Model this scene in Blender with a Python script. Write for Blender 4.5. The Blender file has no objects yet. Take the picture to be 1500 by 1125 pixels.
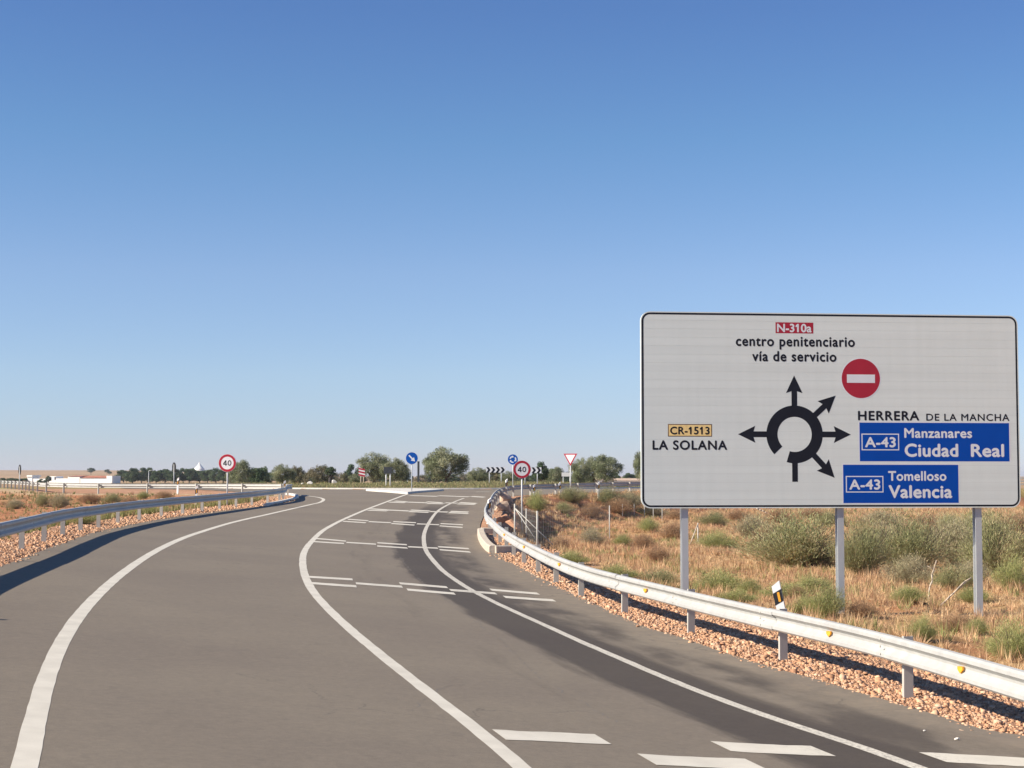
import bpy, bmesh, math, random
import numpy as np
from mathutils import Vector, Matrix
from mathutils.geometry import delaunay_2d_cdt

SC = bpy.context.scene
COL = SC.collection
R_ = math.radians

# ------------------------------------------------------------------ camera, sky, sun
EYE = 2.5
FPX = 2400.0                      # focal length in pixels of the 1500 px wide photograph
HOR = 697.0
PITCH = math.atan((HOR - 562.5) / FPX)
cam_d = bpy.data.cameras.new('camera')
cam_d.sensor_width = 36.0
cam_d.lens = FPX / 1500.0 * 36.0
cam_d.clip_start = 0.1
cam_d.clip_end = 30000.0
cam = bpy.data.objects.new('camera', cam_d)
COL.objects.link(cam)
cam.location = (0, 0, EYE)
cam.rotation_euler = (R_(90) + PITCH, 0, 0)
SC.camera = cam

SUN_EL = R_(33.0)
TO_SUN_AZ = R_(-106.0)             # measured from +Y towards +X: the sun stands to the left
to_sun = Vector((math.sin(TO_SUN_AZ) * math.cos(SUN_EL), math.cos(TO_SUN_AZ) * math.cos(SUN_EL), math.sin(SUN_EL)))
world = bpy.data.worlds.new('World')
SC.world = world
world.use_nodes = True
wn = world.node_tree.nodes
bg = wn['Background']
sky = wn.new('ShaderNodeTexSky')
sky.sky_type = 'NISHITA'
sky.sun_disc = False
sky.sun_elevation = SUN_EL
sky.sun_rotation = TO_SUN_AZ % (2 * math.pi)
sky.altitude = 700.0
sky.air_density = 1.0
sky.dust_density = 0.0
sky.ozone_density = 6.0
geo = wn.new('ShaderNodeTexCoord')
sep = wn.new('ShaderNodeSeparateXYZ')
world.node_tree.links.new(geo.outputs['Generated'], sep.inputs[0])
grade = wn.new('ShaderNodeValToRGB')          # slight colour balance of the air, by height above the horizon
els = grade.color_ramp.elements
for p_, c_ in ((0.0, (.72, .70, .92)), (.0237, (.75, .74, .90)), (.061, (.90, .83, .90)), (.1228, (.97, .865, .90)), (.2027, (.78, .84, .88)), (.275, (.69, .75, .875))):
    e_ = els[0] if p_ == 0.0 else (els[1] if p_ == .0237 else els.new(p_))
    e_.position = p_; e_.color = c_ + (1,)
world.node_tree.links.new(sep.outputs[2], grade.inputs[0])
mul = wn.new('ShaderNodeMix'); mul.data_type = 'RGBA'; mul.blend_type = 'MULTIPLY'; mul.inputs[0].default_value = 1.0
world.node_tree.links.new(sky.outputs[0], mul.inputs[6]); world.node_tree.links.new(grade.outputs[0], mul.inputs[7])
world.node_tree.links.new(mul.outputs[2], bg.inputs[0])
bg.inputs[1].default_value = 0.0865
sun_d = bpy.data.lights.new('sun', 'SUN')
sun_d.energy = 5.0
sun_d.angle = R_(0.53)
sun_d.color = (1.0, 0.90, 0.76)
sun = bpy.data.objects.new('sun', sun_d)
COL.objects.link(sun)
sun.rotation_euler = to_sun.to_track_quat('Z', 'Y').to_euler()
sun.location = to_sun * 300
SC.view_settings.view_transform = 'Standard'
SC.view_settings.look = 'None'
SC.view_settings.exposure = 0.75
SC.view_settings.gamma = 1.0
SC.view_settings.use_curve_mapping = False
SC.render.engine = 'CYCLES'
SC.cycles.max_bounces = 6

# ------------------------------------------------------------------ materials
def lin(c):
    return tuple(((v / 255.0) / 12.92 if v / 255.0 <= 0.04045 else ((v / 255.0 + 0.055) / 1.055) ** 2.4) for v in c)

def new_mat(name):
    m = bpy.data.materials.new(name)
    m.use_nodes = True
    return m, m.node_tree, m.node_tree.nodes['Principled BSDF']

def plain(name, col, rough=0.6, metal=0.0, var=0.12, scale=6.0, bump=0.0, spec=0.5, coords='Object'):
    m, nt, b = new_mat(name)
    tc = nt.nodes.new('ShaderNodeTexCoord')
    n = nt.nodes.new('ShaderNodeTexNoise')
    n.inputs['Scale'].default_value = scale
    n.inputs['Detail'].default_value = 6
    nt.links.new(tc.outputs[coords], n.inputs['Vector'])
    r = nt.nodes.new('ShaderNodeValToRGB')
    r.color_ramp.elements[0].position = 0.3
    r.color_ramp.elements[1].position = 0.7
    r.color_ramp.elements[0].color = tuple(v * (1 - var) for v in col) + (1,)
    r.color_ramp.elements[1].color = tuple(min(1, v * (1 + var)) for v in col) + (1,)
    nt.links.new(n.outputs[0], r.inputs[0])
    nt.links.new(r.outputs[0], b.inputs['Base Color'])
    b.inputs['Roughness'].default_value = rough
    b.inputs['Metallic'].default_value = metal
    b.inputs['Specular IOR Level'].default_value = spec
    if bump:
        bm_ = nt.nodes.new('ShaderNodeBump')
        bm_.inputs['Strength'].default_value = bump
        bm_.inputs['Distance'].default_value = 0.02
        nt.links.new(n.outputs[0], bm_.inputs['Height'])
        nt.links.new(bm_.outputs[0], b.inputs['Normal'])
    return m

def attr_mat(name, attr='tint', rough=0.8, transl=0.0, spec=0.2):
    """colour comes from a per-face / per-vertex tint of the thing itself (leaf, blade, stone)"""
    m, nt, b = new_mat(name)
    a = nt.nodes.new('ShaderNodeAttribute')
    a.attribute_name = attr
    nt.links.new(a.outputs['Color'], b.inputs['Base Color'])
    b.inputs['Roughness'].default_value = rough
    b.inputs['Specular IOR Level'].default_value = spec
    if transl:
        t = nt.nodes.new('ShaderNodeBsdfTranslucent')
        nt.links.new(a.outputs['Color'], t.inputs['Color'])
        mx = nt.nodes.new('ShaderNodeMixShader')
        mx.inputs[0].default_value = transl
        out = nt.nodes['Material Output']
        nt.links.new(b.outputs[0], mx.inputs[1])
        nt.links.new(t.outputs[0], mx.inputs[2])
        nt.links.new(mx.outputs[0], out.inputs['Surface'])
    return m

def math_node(nt, op, a, b=None, clamp=False):
    n = nt.nodes.new('ShaderNodeMath')
    n.operation = op
    n.use_clamp = clamp
    for i, v in enumerate((a, b)):
        if v is None: continue
        if isinstance(v, (int, float)): n.inputs[i].default_value = v
        else: nt.links.new(v, n.inputs[i])
    return n.outputs[0]

def mix_col(nt, fac, a, b, mode='MIX'):
    n = nt.nodes.new('ShaderNodeMix')
    n.data_type = 'RGBA'
    n.blend_type = mode
    for sock, v in ((n.inputs[0], fac), (n.inputs[6], a), (n.inputs[7], b)):
        if isinstance(v, (int, float)): sock.default_value = v
        elif isinstance(v, tuple): sock.default_value = v + (1,) if len(v) == 3 else v
        else: nt.links.new(v, sock)
    return n.outputs[2]

def noise(nt, vec, scale, detail=4, rough=0.6):
    n = nt.nodes.new('ShaderNodeTexNoise')
    n.inputs['Scale'].default_value = scale
    n.inputs['Detail'].default_value = detail
    n.inputs['Roughness'].default_value = rough
    if vec is not None: nt.links.new(vec, n.inputs['Vector'])
    return n.outputs[0]

def ramp(nt, fac, p0, p1, c0=(0, 0, 0), c1=(1, 1, 1)):
    r = nt.nodes.new('ShaderNodeValToRGB')
    r.color_ramp.elements[0].position = p0
    r.color_ramp.elements[1].position = p1
    r.color_ramp.elements[0].color = c0 + (1,)
    r.color_ramp.elements[1].color = c1 + (1,)
    nt.links.new(fac, r.inputs[0])
    return r.outputs[0]

def asphalt_material():
    m, nt, b = new_mat('asphalt')
    tc = nt.nodes.new('ShaderNodeTexCoord').outputs['Object']
    fine = noise(nt, tc, 75, 4, 0.85)
    mid = noise(nt, tc, 3.0, 5, 0.6)
    big = noise(nt, tc, 0.22, 3, 0.5)
    c = ramp(nt, fine, 0.3, 0.7, (0.112, 0.093, 0.073), (0.295, 0.246, 0.192))
    grit = noise(nt, tc, 11, 5, 0.75)
    c = mix_col(nt, 0.8, c, ramp(nt, grit, 0.36, 0.64, (0.69, 0.72, 0.70), (1.20, 1.245, 1.19)), 'MULTIPLY')
    spk = noise(nt, tc, 5.0, 2, 0.4)
    c = mix_col(nt, math_node(nt, 'MULTIPLY', ramp(nt, spk, 0.67, 0.72), 0.35), c, (0.07, 0.065, 0.06))
    c = mix_col(nt, 0.42, c, ramp(nt, mid, 0.3, 0.7, (0.171, 0.139, 0.106), (0.222, 0.181, 0.135)))
    c = mix_col(nt, 0.35, c, ramp(nt, big, 0.35, 0.65, (0.159, 0.128, 0.100), (0.229, 0.191, 0.139)))
    # stains: signed distance (m) to the right edge line, along-distance in second attribute
    sd = nt.nodes.new('ShaderNodeAttribute'); sd.attribute_name = 'edge_distance'
    al = nt.nodes.new('ShaderNodeAttribute'); al.attribute_name = 'edge_along'
    comb = nt.nodes.new('ShaderNodeCombineXYZ')
    nt.links.new(math_node(nt, 'MULTIPLY', al.outputs['Fac'], 0.16), comb.inputs[0])
    nt.links.new(math_node(nt, 'MULTIPLY', sd.outputs['Fac'], 1.5), comb.inputs[1])
    streak = noise(nt, comb.outputs[0], 1.6, 5, 0.6)
    comb2 = nt.nodes.new('ShaderNodeCombineXYZ')
    nt.links.new(math_node(nt, 'MULTIPLY', al.outputs['Fac'], 0.35), comb2.inputs[0])
    nt.links.new(math_node(nt, 'MULTIPLY', sd.outputs['Fac'], 0.9), comb2.inputs[1])
    blotch = noise(nt, comb2.outputs[0], 1.1, 4, 0.55)
    def smooth(x, e0, e1):
        mr = nt.nodes.new('ShaderNodeMapRange'); mr.interpolation_type = 'SMOOTHSTEP'
        mr.inputs['From Min'].default_value = e0; mr.inputs['From Max'].default_value = e1
        nt.links.new(x, mr.inputs['Value'])
        return mr.outputs[0]
    x = math_node(nt, 'ADD', sd.outputs['Fac'], math_node(nt, 'MULTIPLY', math_node(nt, 'SUBTRACT', streak, 0.5), 0.85))
    band = math_node(nt, 'MULTIPLY', smooth(x, -1.15, -0.85), math_node(nt, 'SUBTRACT', 1.0, smooth(x, 0.25, 0.75)))
    side = math_node(nt, 'MULTIPLY', smooth(x, -0.1, 0.3), math_node(nt, 'SUBTRACT', 1.0, smooth(x, 0.95, 1.7)))
    side = math_node(nt, 'MULTIPLY', side, smooth(blotch, 0.38, 0.60))
    wheel = math_node(nt, 'MULTIPLY', smooth(x, -2.45, -2.1), math_node(nt, 'SUBTRACT', 1.0, smooth(x, -1.95, -1.5)))
    wheel = math_node(nt, 'MULTIPLY', wheel, smooth(streak, 0.45, 0.75))
    fade = math_node(nt, 'SUBTRACT', 1.0, smooth(al.outputs['Fac'], 96, 116))
    dark = math_node(nt, 'MULTIPLY', band, 0.92)
    dark = math_node(nt, 'MAXIMUM', dark, math_node(nt, 'MULTIPLY', side, 0.80))
    dark = math_node(nt, 'MAXIMUM', dark, math_node(nt, 'MULTIPLY', wheel, 0.32))
    dark = math_node(nt, 'MULTIPLY', dark, fade)
    c = mix_col(nt, dark, c, mix_col(nt, 1.0, c, (0.34, 0.33, 0.35), 'MULTIPLY'))
    # sandy dust on the outer shoulder
    dust = math_node(nt, 'MULTIPLY', smooth(x, 1.0, 1.7), smooth(mid, 0.3, 0.8))
    c = mix_col(nt, math_node(nt, 'MULTIPLY', dust, 0.42), c, (0.30, 0.235, 0.165))
    # thin cracks
    v = nt.nodes.new('ShaderNodeTexVoronoi'); v.feature = 'DISTANCE_TO_EDGE'; v.inputs['Scale'].default_value = 0.17
    warp = nt.nodes.new('ShaderNodeVectorMath'); warp.operation = 'ADD'
    nv = nt.nodes.new('ShaderNodeTexNoise'); nv.inputs['Scale'].default_value = 0.9; nv.inputs['Detail'].default_value = 5
    nt.links.new(tc, nv.inputs['Vector'])
    sc_ = nt.nodes.new('ShaderNodeVectorMath'); sc_.operation = 'SCALE'; sc_.inputs['Scale'].default_value = 2.2
    nt.links.new(nv.outputs['Color'], sc_.inputs[0])
    nt.links.new(tc, warp.inputs[0]); nt.links.new(sc_.outputs[0], warp.inputs[1])
    nt.links.new(warp.outputs[0], v.inputs['Vector'])
    crack = math_node(nt, 'SUBTRACT', 1.0, smooth(v.outputs['Distance'], 0.0, 0.004))
    crack = math_node(nt, 'MULTIPLY', crack, smooth(big, 0.5, 0.62))
    c = mix_col(nt, math_node(nt, 'MULTIPLY', crack, 0.6), c, (0.06, 0.055, 0.05))
    nt.links.new(c, b.inputs['Base Color'])
    b.inputs['Roughness'].default_value = 0.85
    b.inputs['Specular IOR Level'].default_value = 0.3
    bp = nt.nodes.new('ShaderNodeBump'); bp.inputs['Strength'].default_value = 0.5; bp.inputs['Distance'].default_value = 0.006
    nt.links.new(fine, bp.inputs['Height']); nt.links.new(bp.outputs[0], b.inputs['Normal'])
    return m

def paint_material():
    m, nt, b = new_mat('road_paint')
    tc = nt.nodes.new('ShaderNodeTexCoord').outputs['Object']
    n1 = noise(nt, tc, 28, 5, 0.7)
    n2 = noise(nt, tc, 2.2, 4, 0.6)
    a = nt.nodes.new('ShaderNodeAttribute'); a.attribute_name = 'wear'
    wear = math_node(nt, 'ADD', math_node(nt, 'MULTIPLY', n1, 0.75), math_node(nt, 'MULTIPLY', a.outputs['Fac'], 0.42))
    f = ramp(nt, wear, 0.60, 0.78)
    base = ramp(nt, n2, 0.3, 0.7, (0.56, 0.52, 0.43), (0.68, 0.635, 0.53))
    c = mix_col(nt, f, base, (0.20, 0.18, 0.155))
    nt.links.new(c, b.inputs['Base Color'])
    b.inputs['Roughness'].default_value = 0.7
    return m

def ground_material():
    m, nt, b = new_mat('dry_earth')
    tc = nt.nodes.new('ShaderNodeTexCoord').outputs['Object']
    a = nt.nodes.new('ShaderNodeAttribute'); a.attribute_name = 'soil'
    c = a.outputs['Color']
    n1 = noise(nt, tc, 0.5, 6, 0.65)
    n2 = noise(nt, tc, 7.0, 6, 0.7)
    n3 = noise(nt, tc, 0.012, 5, 0.6)
    c = mix_col(nt, 0.8, c, ramp(nt, n1, 0.3, 0.7, (0.62, 0.58, 0.54), (1.28, 1.24, 1.15)), 'MULTIPLY')
    c = mix_col(nt, 0.8, c, ramp(nt, n2, 0.3, 0.72, (0.60, 0.58, 0.56), (1.32, 1.30, 1.25)), 'MULTIPLY')
    c = mix_col(nt, 0.6, c, ramp(nt, n3, 0.35, 0.65, (0.75, 0.72, 0.68), (1.2, 1.2, 1.15)), 'MULTIPLY')
    nt.links.new(c, b.inputs['Base Color'])
    b.inputs['Roughness'].default_value = 0.95
    b.inputs['Specular IOR Level'].default_value = 0.1
    bp = nt.nodes.new('ShaderNodeBump'); bp.inputs['Strength'].default_value = 0.8; bp.inputs['Distance'].default_value = 0.06
    nt.links.new(n2, bp.inputs['Height']); nt.links.new(bp.outputs[0], b.inputs['Normal'])
    return m

def galvanised(name, c0, c1, rough, metal):
    m, nt, b = new_mat(name)
    tc = nt.nodes.new('ShaderNodeTexCoord').outputs['Object']
    mp = nt.nodes.new('ShaderNodeMapping'); mp.inputs['Scale'].default_value = (1, 1, 0.35)
    nt.links.new(tc, mp.inputs[0])
    n = noise(nt, mp.outputs[0], 5, 6, 0.65)
    n2 = noise(nt, tc, 0.7, 4, 0.5)
    c = ramp(nt, n, 0.3, 0.7, c0, c1)
    c = mix_col(nt, 0.25, c, ramp(nt, n2, 0.35, 0.65, c0, c1))
    nt.links.new(c, b.inputs['Base Color'])
    b.inputs['Roughness'].default_value = rough
    b.inputs['Metallic'].default_value = metal
    b.inputs['Specular IOR Level'].default_value = 0.25
    return m

def sheet_material():
    m, nt, b = new_mat('white_reflective_sheet')
    tc = nt.nodes.new('ShaderNodeTexCoord').outputs['Object']
    mp = nt.nodes.new('ShaderNodeMapping'); mp.inputs['Scale'].default_value = (3.0, 1, .22); nt.links.new(tc, mp.inputs[0])
    st_ = noise(nt, mp.outputs[0], 2.2, 5, 0.6)
    mp2 = nt.nodes.new('ShaderNodeMapping'); mp2.inputs['Scale'].default_value = (.10, 1, 5.7); nt.links.new(tc, mp2.inputs[0])
    ln = noise(nt, mp2.outputs[0], 1.0, 2, 0.5)
    c = ramp(nt, st_, 0.3, 0.7, (0.735, 0.785, 0.735), (0.77, 0.82, 0.77))
    c = mix_col(nt, 0.6, c, ramp(nt, ln, 0.3, 0.7, (0.93, 0.93, 0.93), (1.05, 1.05, 1.05)), 'MULTIPLY')
    nt.links.new(c, b.inputs['Base Color'])
    b.inputs['Roughness'].default_value = 0.5
    b.inputs['Specular IOR Level'].default_value = 0.3
    return m

M = dict(
    asphalt=asphalt_material(), paint=paint_material(), ground=ground_material(),
    rail=galvanised('galvanised_beam', (0.38, 0.38, 0.365), (0.51, 0.505, 0.475), 0.5, 0.10),
    rail_post=galvanised('galvanised_post', (0.40, 0.395, 0.36), (0.54, 0.52, 0.46), 0.6, 0.1),
    sign_post=galvanised('grey_sign_post', (0.44, 0.46, 0.47), (0.54, 0.56, 0.56), 0.5, 0.1),
    sheet=sheet_material(),
    sign_white=plain('sign_white', (0.78, 0.79, 0.80), 0.4, 0, 0.03, 3),
    black=plain('sign_black', (0.010, 0.012, 0.020), 0.55, 0, 0.15, 3, spec=.25),
    red=plain('sign_red', (0.42, 0.022, 0.045), 0.55, 0, 0.06, 3, spec=.25),
    blue=plain('sign_blue', (0.0, 0.068, 0.40), 0.6, 0, 0.05, 2, spec=.15),
    blue2=plain('disc_blue', (0.0, 0.085, 0.40), 0.6, 0, 0.05, 2, spec=.15),
    yellow=plain('sign_yellow', (0.92, 0.66, 0.27), 0.5, 0, 0.12, 12),
    brown=plain('plate_brown', (0.12, 0.06, 0.03), 0.5),
    amber=plain('amber_reflector', (0.85, 0.38, 0.035), 0.35, 0, 0.1, 20),
    white_plastic=plain('white_plastic', (0.80, 0.80, 0.78), 0.45, 0, 0.05, 4),
    black_plastic=plain('black_plastic', (0.02, 0.02, 0.022), 0.4),
    concrete=plain('pale_concrete', (0.50, 0.43, 0.345), 0.85, 0, 0.18, 9, 0.3),
    white_concrete=plain('painted_concrete', (0.62, 0.59, 0.53), 0.8, 0, 0.14, 3, 0.2),
    wall=plain('whitewashed_wall', (0.86, 0.85, 0.80), 0.8, 0, 0.04, 0.3),
    tile=plain('terracotta_roof', (0.42, 0.16, 0.09), 0.85, 0, 0.25, 0.8),
    glass=plain('dark_window', (0.03, 0.035, 0.04), 0.15),
    bark=plain('olive_bark', (0.13, 0.10, 0.075), 0.9, 0, 0.3, 5, 0.5),
    dark_bark=plain('dark_dead_bark', (0.04, 0.033, 0.03), 0.9, 0, 0.3, 5, 0.5),
    rock=plain('pale_rock', (0.50, 0.37, 0.27), 0.9, 0, 0.3, 3, 0.6),
    red_rock=plain('red_rock', (0.42, 0.22, 0.13), 0.9, 0, 0.3, 3, 0.6),
    foliage=attr_mat('foliage', transl=0.22), blades=attr_mat('grass_blades', transl=0.2),
    stones=attr_mat('loose_stones', rough=0.9), tar=plain('tar', (0.03, 0.03, 0.032), 0.95, spec=.02),
    dark_steel=plain('dark_steel', (0.06, 0.065, 0.07), 0.5, 0.3),
    stalk=plain('dry_stalk', (0.52, 0.44, 0.34), 0.9, 0, 0.2, 20),
)

# ------------------------------------------------------------------ object helpers
def put(name, data, parent=None, **props):
    o = bpy.data.objects.new(name, data)
    COL.objects.link(o)
    if parent is not None: o.parent = parent
    for k, v in props.items(): o[k] = v
    return o

def thing(name, label, cat, loc=(0, 0, 0), rz=0.0, group=None):
    o = put(name, None)
    o.empty_display_size = 0.3
    o.location = loc
    o.rotation_euler = (0, 0, rz)
    o['label'] = label
    o['category'] = cat
    if group: o['group'] = group
    return o

def mesh_from(verts, faces, mat, name='m', smooth=False, tint=None, tint_domain='FACE'):
    me = bpy.data.meshes.new(name)
    me.from_pydata([tuple(map(float, v)) for v in verts], [], [tuple(f) for f in faces])
    me.materials.append(mat)
    if smooth: me.polygons.foreach_set('use_smooth', [True] * len(me.polygons))
    me.update()
    return me

def np_mesh(name, V, F, mat, tint=None, domain='FACE', smooth=False):
    """V (n,3) float, F (m,k) int, fast path"""
    me = bpy.data.meshes.new(name)
    n, m, k = len(V), len(F), F.shape[1]
    me.vertices.add(n); me.vertices.foreach_set('co', V.astype(np.float32).ravel())
    me.loops.add(m * k); me.loops.foreach_set('vertex_index', F.astype(np.int32).ravel())
    me.polygons.add(m)
    me.polygons.foreach_set('loop_start', np.arange(0, m * k, k, dtype=np.int32))
    try: me.polygons.foreach_set('loop_total', np.full(m, k, dtype=np.int32))
    except Exception: pass
    if smooth: me.polygons.foreach_set('use_smooth', np.ones(m, dtype=bool))
    me.materials.append(mat)
    if tint is not None:
        a = me.attributes.new('tint', 'FLOAT_COLOR', domain)
        a.data.foreach_set('color', np.concatenate([tint, np.ones((len(tint), 1))], 1).astype(np.float32).ravel())
    me.update(); me.validate()
    return me

class MB:
    def __init__(s): s.bm = bmesh.new()
    def box(s, c, size, rz=0.0, bevel=0.0, taper=1.0):
        mt = Matrix.Translation(c) @ Matrix.Rotation(rz, 4, 'Z')
        r = bmesh.ops.create_cube(s.bm, size=1.0)['verts']
        for v in r:
            v.co = Vector((v.co.x * size[0], v.co.y * size[1], v.co.z * size[2]))
            if v.co.z > 0 and taper != 1: v.co.x *= taper; v.co.y *= taper
            v.co = mt @ v.co
        if bevel:
            es = list({e for v in r for e in v.link_edges})
            bmesh.ops.bevel(s.bm, geom=es, offset=bevel, segments=1, affect='EDGES')
        return s
    def tube(s, a, b, r0, r1=None, n=8, cap=True):
        r1 = r0 if r1 is None else r1
        a = Vector(a); b = Vector(b); d = (b - a)
        q = d.to_track_quat('Z', 'Y').to_matrix()
        ra = [s.bm.verts.new(a + q @ Vector((math.cos(2 * math.pi * i / n) * r0, math.sin(2 * math.pi * i / n) * r0, 0))) for i in range(n)]
        rb = [s.bm.verts.new(b + q @ Vector((math.cos(2 * math.pi * i / n) * r1, math.sin(2 * math.pi * i / n) * r1, 0))) for i in range(n)]
        for i in range(n):
            f = s.bm.faces.new((ra[i], ra[(i + 1) % n], rb[(i + 1) % n], rb[i])); f.smooth = True
        if cap:
            s.bm.faces.new(ra[::-1]); s.bm.faces.new(rb)
        return s
    def prism(s, pts, y0, y1, map3=None):
        """2D outline (x, z) extruded from y0 to y1"""
        f3 = map3 or (lambda x, z, y: (x, y, z))
        A = [s.bm.verts.new(f3(x, z, y0)) for x, z in pts]
        B = [s.bm.verts.new(f3(x, z, y1)) for x, z in pts]
        n = len(pts)
        s.bm.faces.new(A); s.bm.faces.new(B[::-1])
        for i in range(n): s.bm.faces.new((A[i], B[i], B[(i + 1) % n], A[(i + 1) % n]))
        return s
    def mesh(s, mat, name='m'):
        bmesh.ops.recalc_face_normals(s.bm, faces=s.bm.faces)
        me = bpy.data.meshes.new(name)
        s.bm.to_mesh(me); s.bm.free()
        me.materials.append(mat)
        return me

# ------------------------------------------------------------------ the lie of the land
def table(ys, zs, sig=3.0):
    Y = np.arange(-60, 400, 0.5)
    Z = np.interp(Y, ys, zs)
    k = np.exp(-0.5 * (np.arange(-30, 31) * 0.5 / sig) ** 2); k /= k.sum()
    Zs = np.convolve(np.pad(Z, 30, mode='edge'), k, mode='valid')
    return lambda y: np.interp(y, Y, Zs)
prof = table([-60, 15, 35, 56, 73, 86, 95, 108, 120, 145, 400], [0, 0, .05, .16, .38, .66, .90, 1.16, 1.25, 1.30, 1.30])
bank = table([-60, 40, 56, 73, 86, 95, 115, 400], [.078, .078, .062, .05, .03, .02, 0, 0])
xcen = table([-60, 0, 35, 56, 400], [1.2, 1.0, -1.0, -3.2, -4.2])

def Rz(x, y):
    x = np.asarray(x, float); y = np.asarray(y, float)
    dx = x - xcen(y)
    t = np.clip((dx - 1.2) / 2.0, 0, 1)
    e = np.minimum(dx, 1.2) + 2.0 * (t - 0.425 * t * t) + 0.15 * np.maximum(dx - 3.2, 0)
    e = np.maximum(e, -16) 
    return prof(y) - bank(y) * e

def ray(px, py):
    d = Vector((px - 750.0, FPX, 562.5 - py))
    d.rotate(Matrix.Rotation(PITCH, 3, 'X'))
    return d
def hit(px, py, fn, t1=4000.0):
    d = ray(px, py); d = d / d.y
    ts = np.concatenate([np.arange(3, 300, 0.25), np.geomspace(300, t1, 400)])
    g = EYE + d.z * ts - fn(d.x * ts, ts)
    i = np.argmax(g < 0)
    if not (g < 0).any(): i = len(ts) - 1
    a, b = ts[max(i - 1, 0)], ts[i]
    for _ in range(30):
        m_ = 0.5 * (a + b)
        if EYE + d.z * m_ - float(fn(d.x * m_, m_)) < 0: b = m_
        else: a = m_
    return (d.x * a, a)
def G(px, py): return hit(px, py, Rz)
def AT(px, Y, py=None):
    d = ray(px, py if py is not None else HOR); d = d / d.y
    return (d.x * Y, Y, EYE + d.z * Y)

def catmull(P, step=0.5):
    P = [np.array(p, float) for p in P]
    P = [2 * P[0] - P[1]] + P + [2 * P[-1] - P[-2]]
    out = []
    for i in range(1, len(P) - 2):
        a, b, c, d = P[i - 1:i + 3]
        n = max(2, int(np.linalg.norm(c - b) / step))
        for k in range(n):
            t = k / n
            out.append(0.5 * ((2 * b) + (-a + c) * t + (2 * a - 5 * b + 4 * c - d) * t * t + (-a + 3 * b - 3 * c + d) * t ** 3))
    out.append(P[-2])
    return np.array(out)
def resample(P, step, start=0.0):
    s = np.concatenate([[0], np.cumsum(np.linalg.norm(np.diff(P, axis=0), axis=1))])
    t = np.arange(start, s[-1], step)
    return np.stack([np.interp(t, s, P[:, k]) for k in range(P.shape[1])], 1)
def smooth_line(P, it=3):
    P = P.copy()
    for _ in range(it): P[1:-1] = 0.25 * P[:-2] + 0.5 * P[1:-1] + 0.25 * P[2:]
    return P
def normals2(P):
    t = np.gradient(P, axis=0)
    t /= np.linalg.norm(t, axis=1)[:, None] + 1e-9
    return t, np.stack([t[:, 1], -t[:, 0]], 1)      # tangent, right-hand normal

# guard rail lines (plan), posts' feet
posts_R = [G(x, y) for x, y in ((1328, 1021), (1149, 968), (1026, 932), (937, 904.5), (876, 885), (830, 863.5), (795, 843), (769.5, 827), (751, 813))]
lineR = [(10.2, -14), (8.6, -4), (6.9, 5), (5.9, 12)] + posts_R + [(-.8, 66), (-1.0, 72), (-1.02, 79), (-.95, 86), (-.8, 95), (-.42, 103), (.45, 109.5), (2.6, 114), (5.6, 120.5), (10.2, 131.5), (17, 141), (28, 148), (45, 152)]
lineR = smooth_line(resample(catmull(lineR), 0.5), 10)
posts_L = [G(x, y) for x, y in ((35, 805), (71, 790.5), (105, 781), (136, 774), (168, 767.5), (198, 762.5), (227, 758.5), (255, 754.5), (281, 751.5), (305, 748.3), (326, 745.5), (347, 743), (366, 740.7), (383, 738.5), (400, 736), (413, 733))]
lineL = [(-3.8, -14), (-4.3, -2), (-5.3, 7), (-6.35, 12.5), (-7.55, 17.4), (-8.95, 22), (-10.0, 29)] + posts_L + [(-14.3, 103), (-14.35, 106.3), (-15.3, 109.2), (-17.6, 111), (-20.9, 113), (-25.8, 115), (-30.2, 116.6), (-32.7, 119), (-35.4, 123.5), (-38, 130), (-44, 146), (-56, 176)]
def sstep(a, b, v):
    t = np.clip((v - a) / (b - a), 0, 1)
    return t * t * (3 - 2 * t)
def calm(P, it=45, ymax=70):
    Q = smooth_line(P, it); w = (1 - sstep(ymax - 25, ymax, P[:, 1]))[:, None]
    return Q * w + P * (1 - w)
lineL = calm(smooth_line(resample(catmull(lineL), 0.5), 10), 80, 90)

def inside(poly, x, y):
    c = np.zeros(x.shape, bool)
    n = len(poly)
    for i in range(n):
        x0, y0 = poly[i]; x1, y1 = poly[(i + 1) % n]
        if y0 == y1: continue
        c ^= ((y0 > y) != (y1 > y)) & (x < (x1 - x0) * (y - y0) / (y1 - y0) + x0)
    return c
def dist_line(P, x, y):
    d = np.full(x.shape, 1e9)
    for i in range(len(P) - 1):
        ax, ay = P[i]; bx, by = P[i + 1]
        vx, vy = bx - ax, by - ay
        t = np.clip(((x - ax) * vx + (y - ay) * vy) / (vx * vx + vy * vy + 1e-12), 0, 1)
        d = np.minimum(d, (x - ax - t * vx) ** 2 + (y - ay - t * vy) ** 2)
    return np.sqrt(d)
coarseR = lineR[::4]; coarseL = lineL[::4]
polyR = [tuple(p) for p in coarseR] + [(400, 152), (400, -60), (10.2, -60)]
polyL = [tuple(p) for p in coarseL] + [(-56, 260), (-400, 260), (-400, -60), (-5.2, -60)]
RING_C, RING_R = (-8.0, 167.0), 22.0
fieldz = table([-60, 10, 22, 33, 50, 80, 92, 110, 150], [-1.2, -.75, -.5, -.33, -.62, -1.0, -1.0, -.6, -.3])

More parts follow.
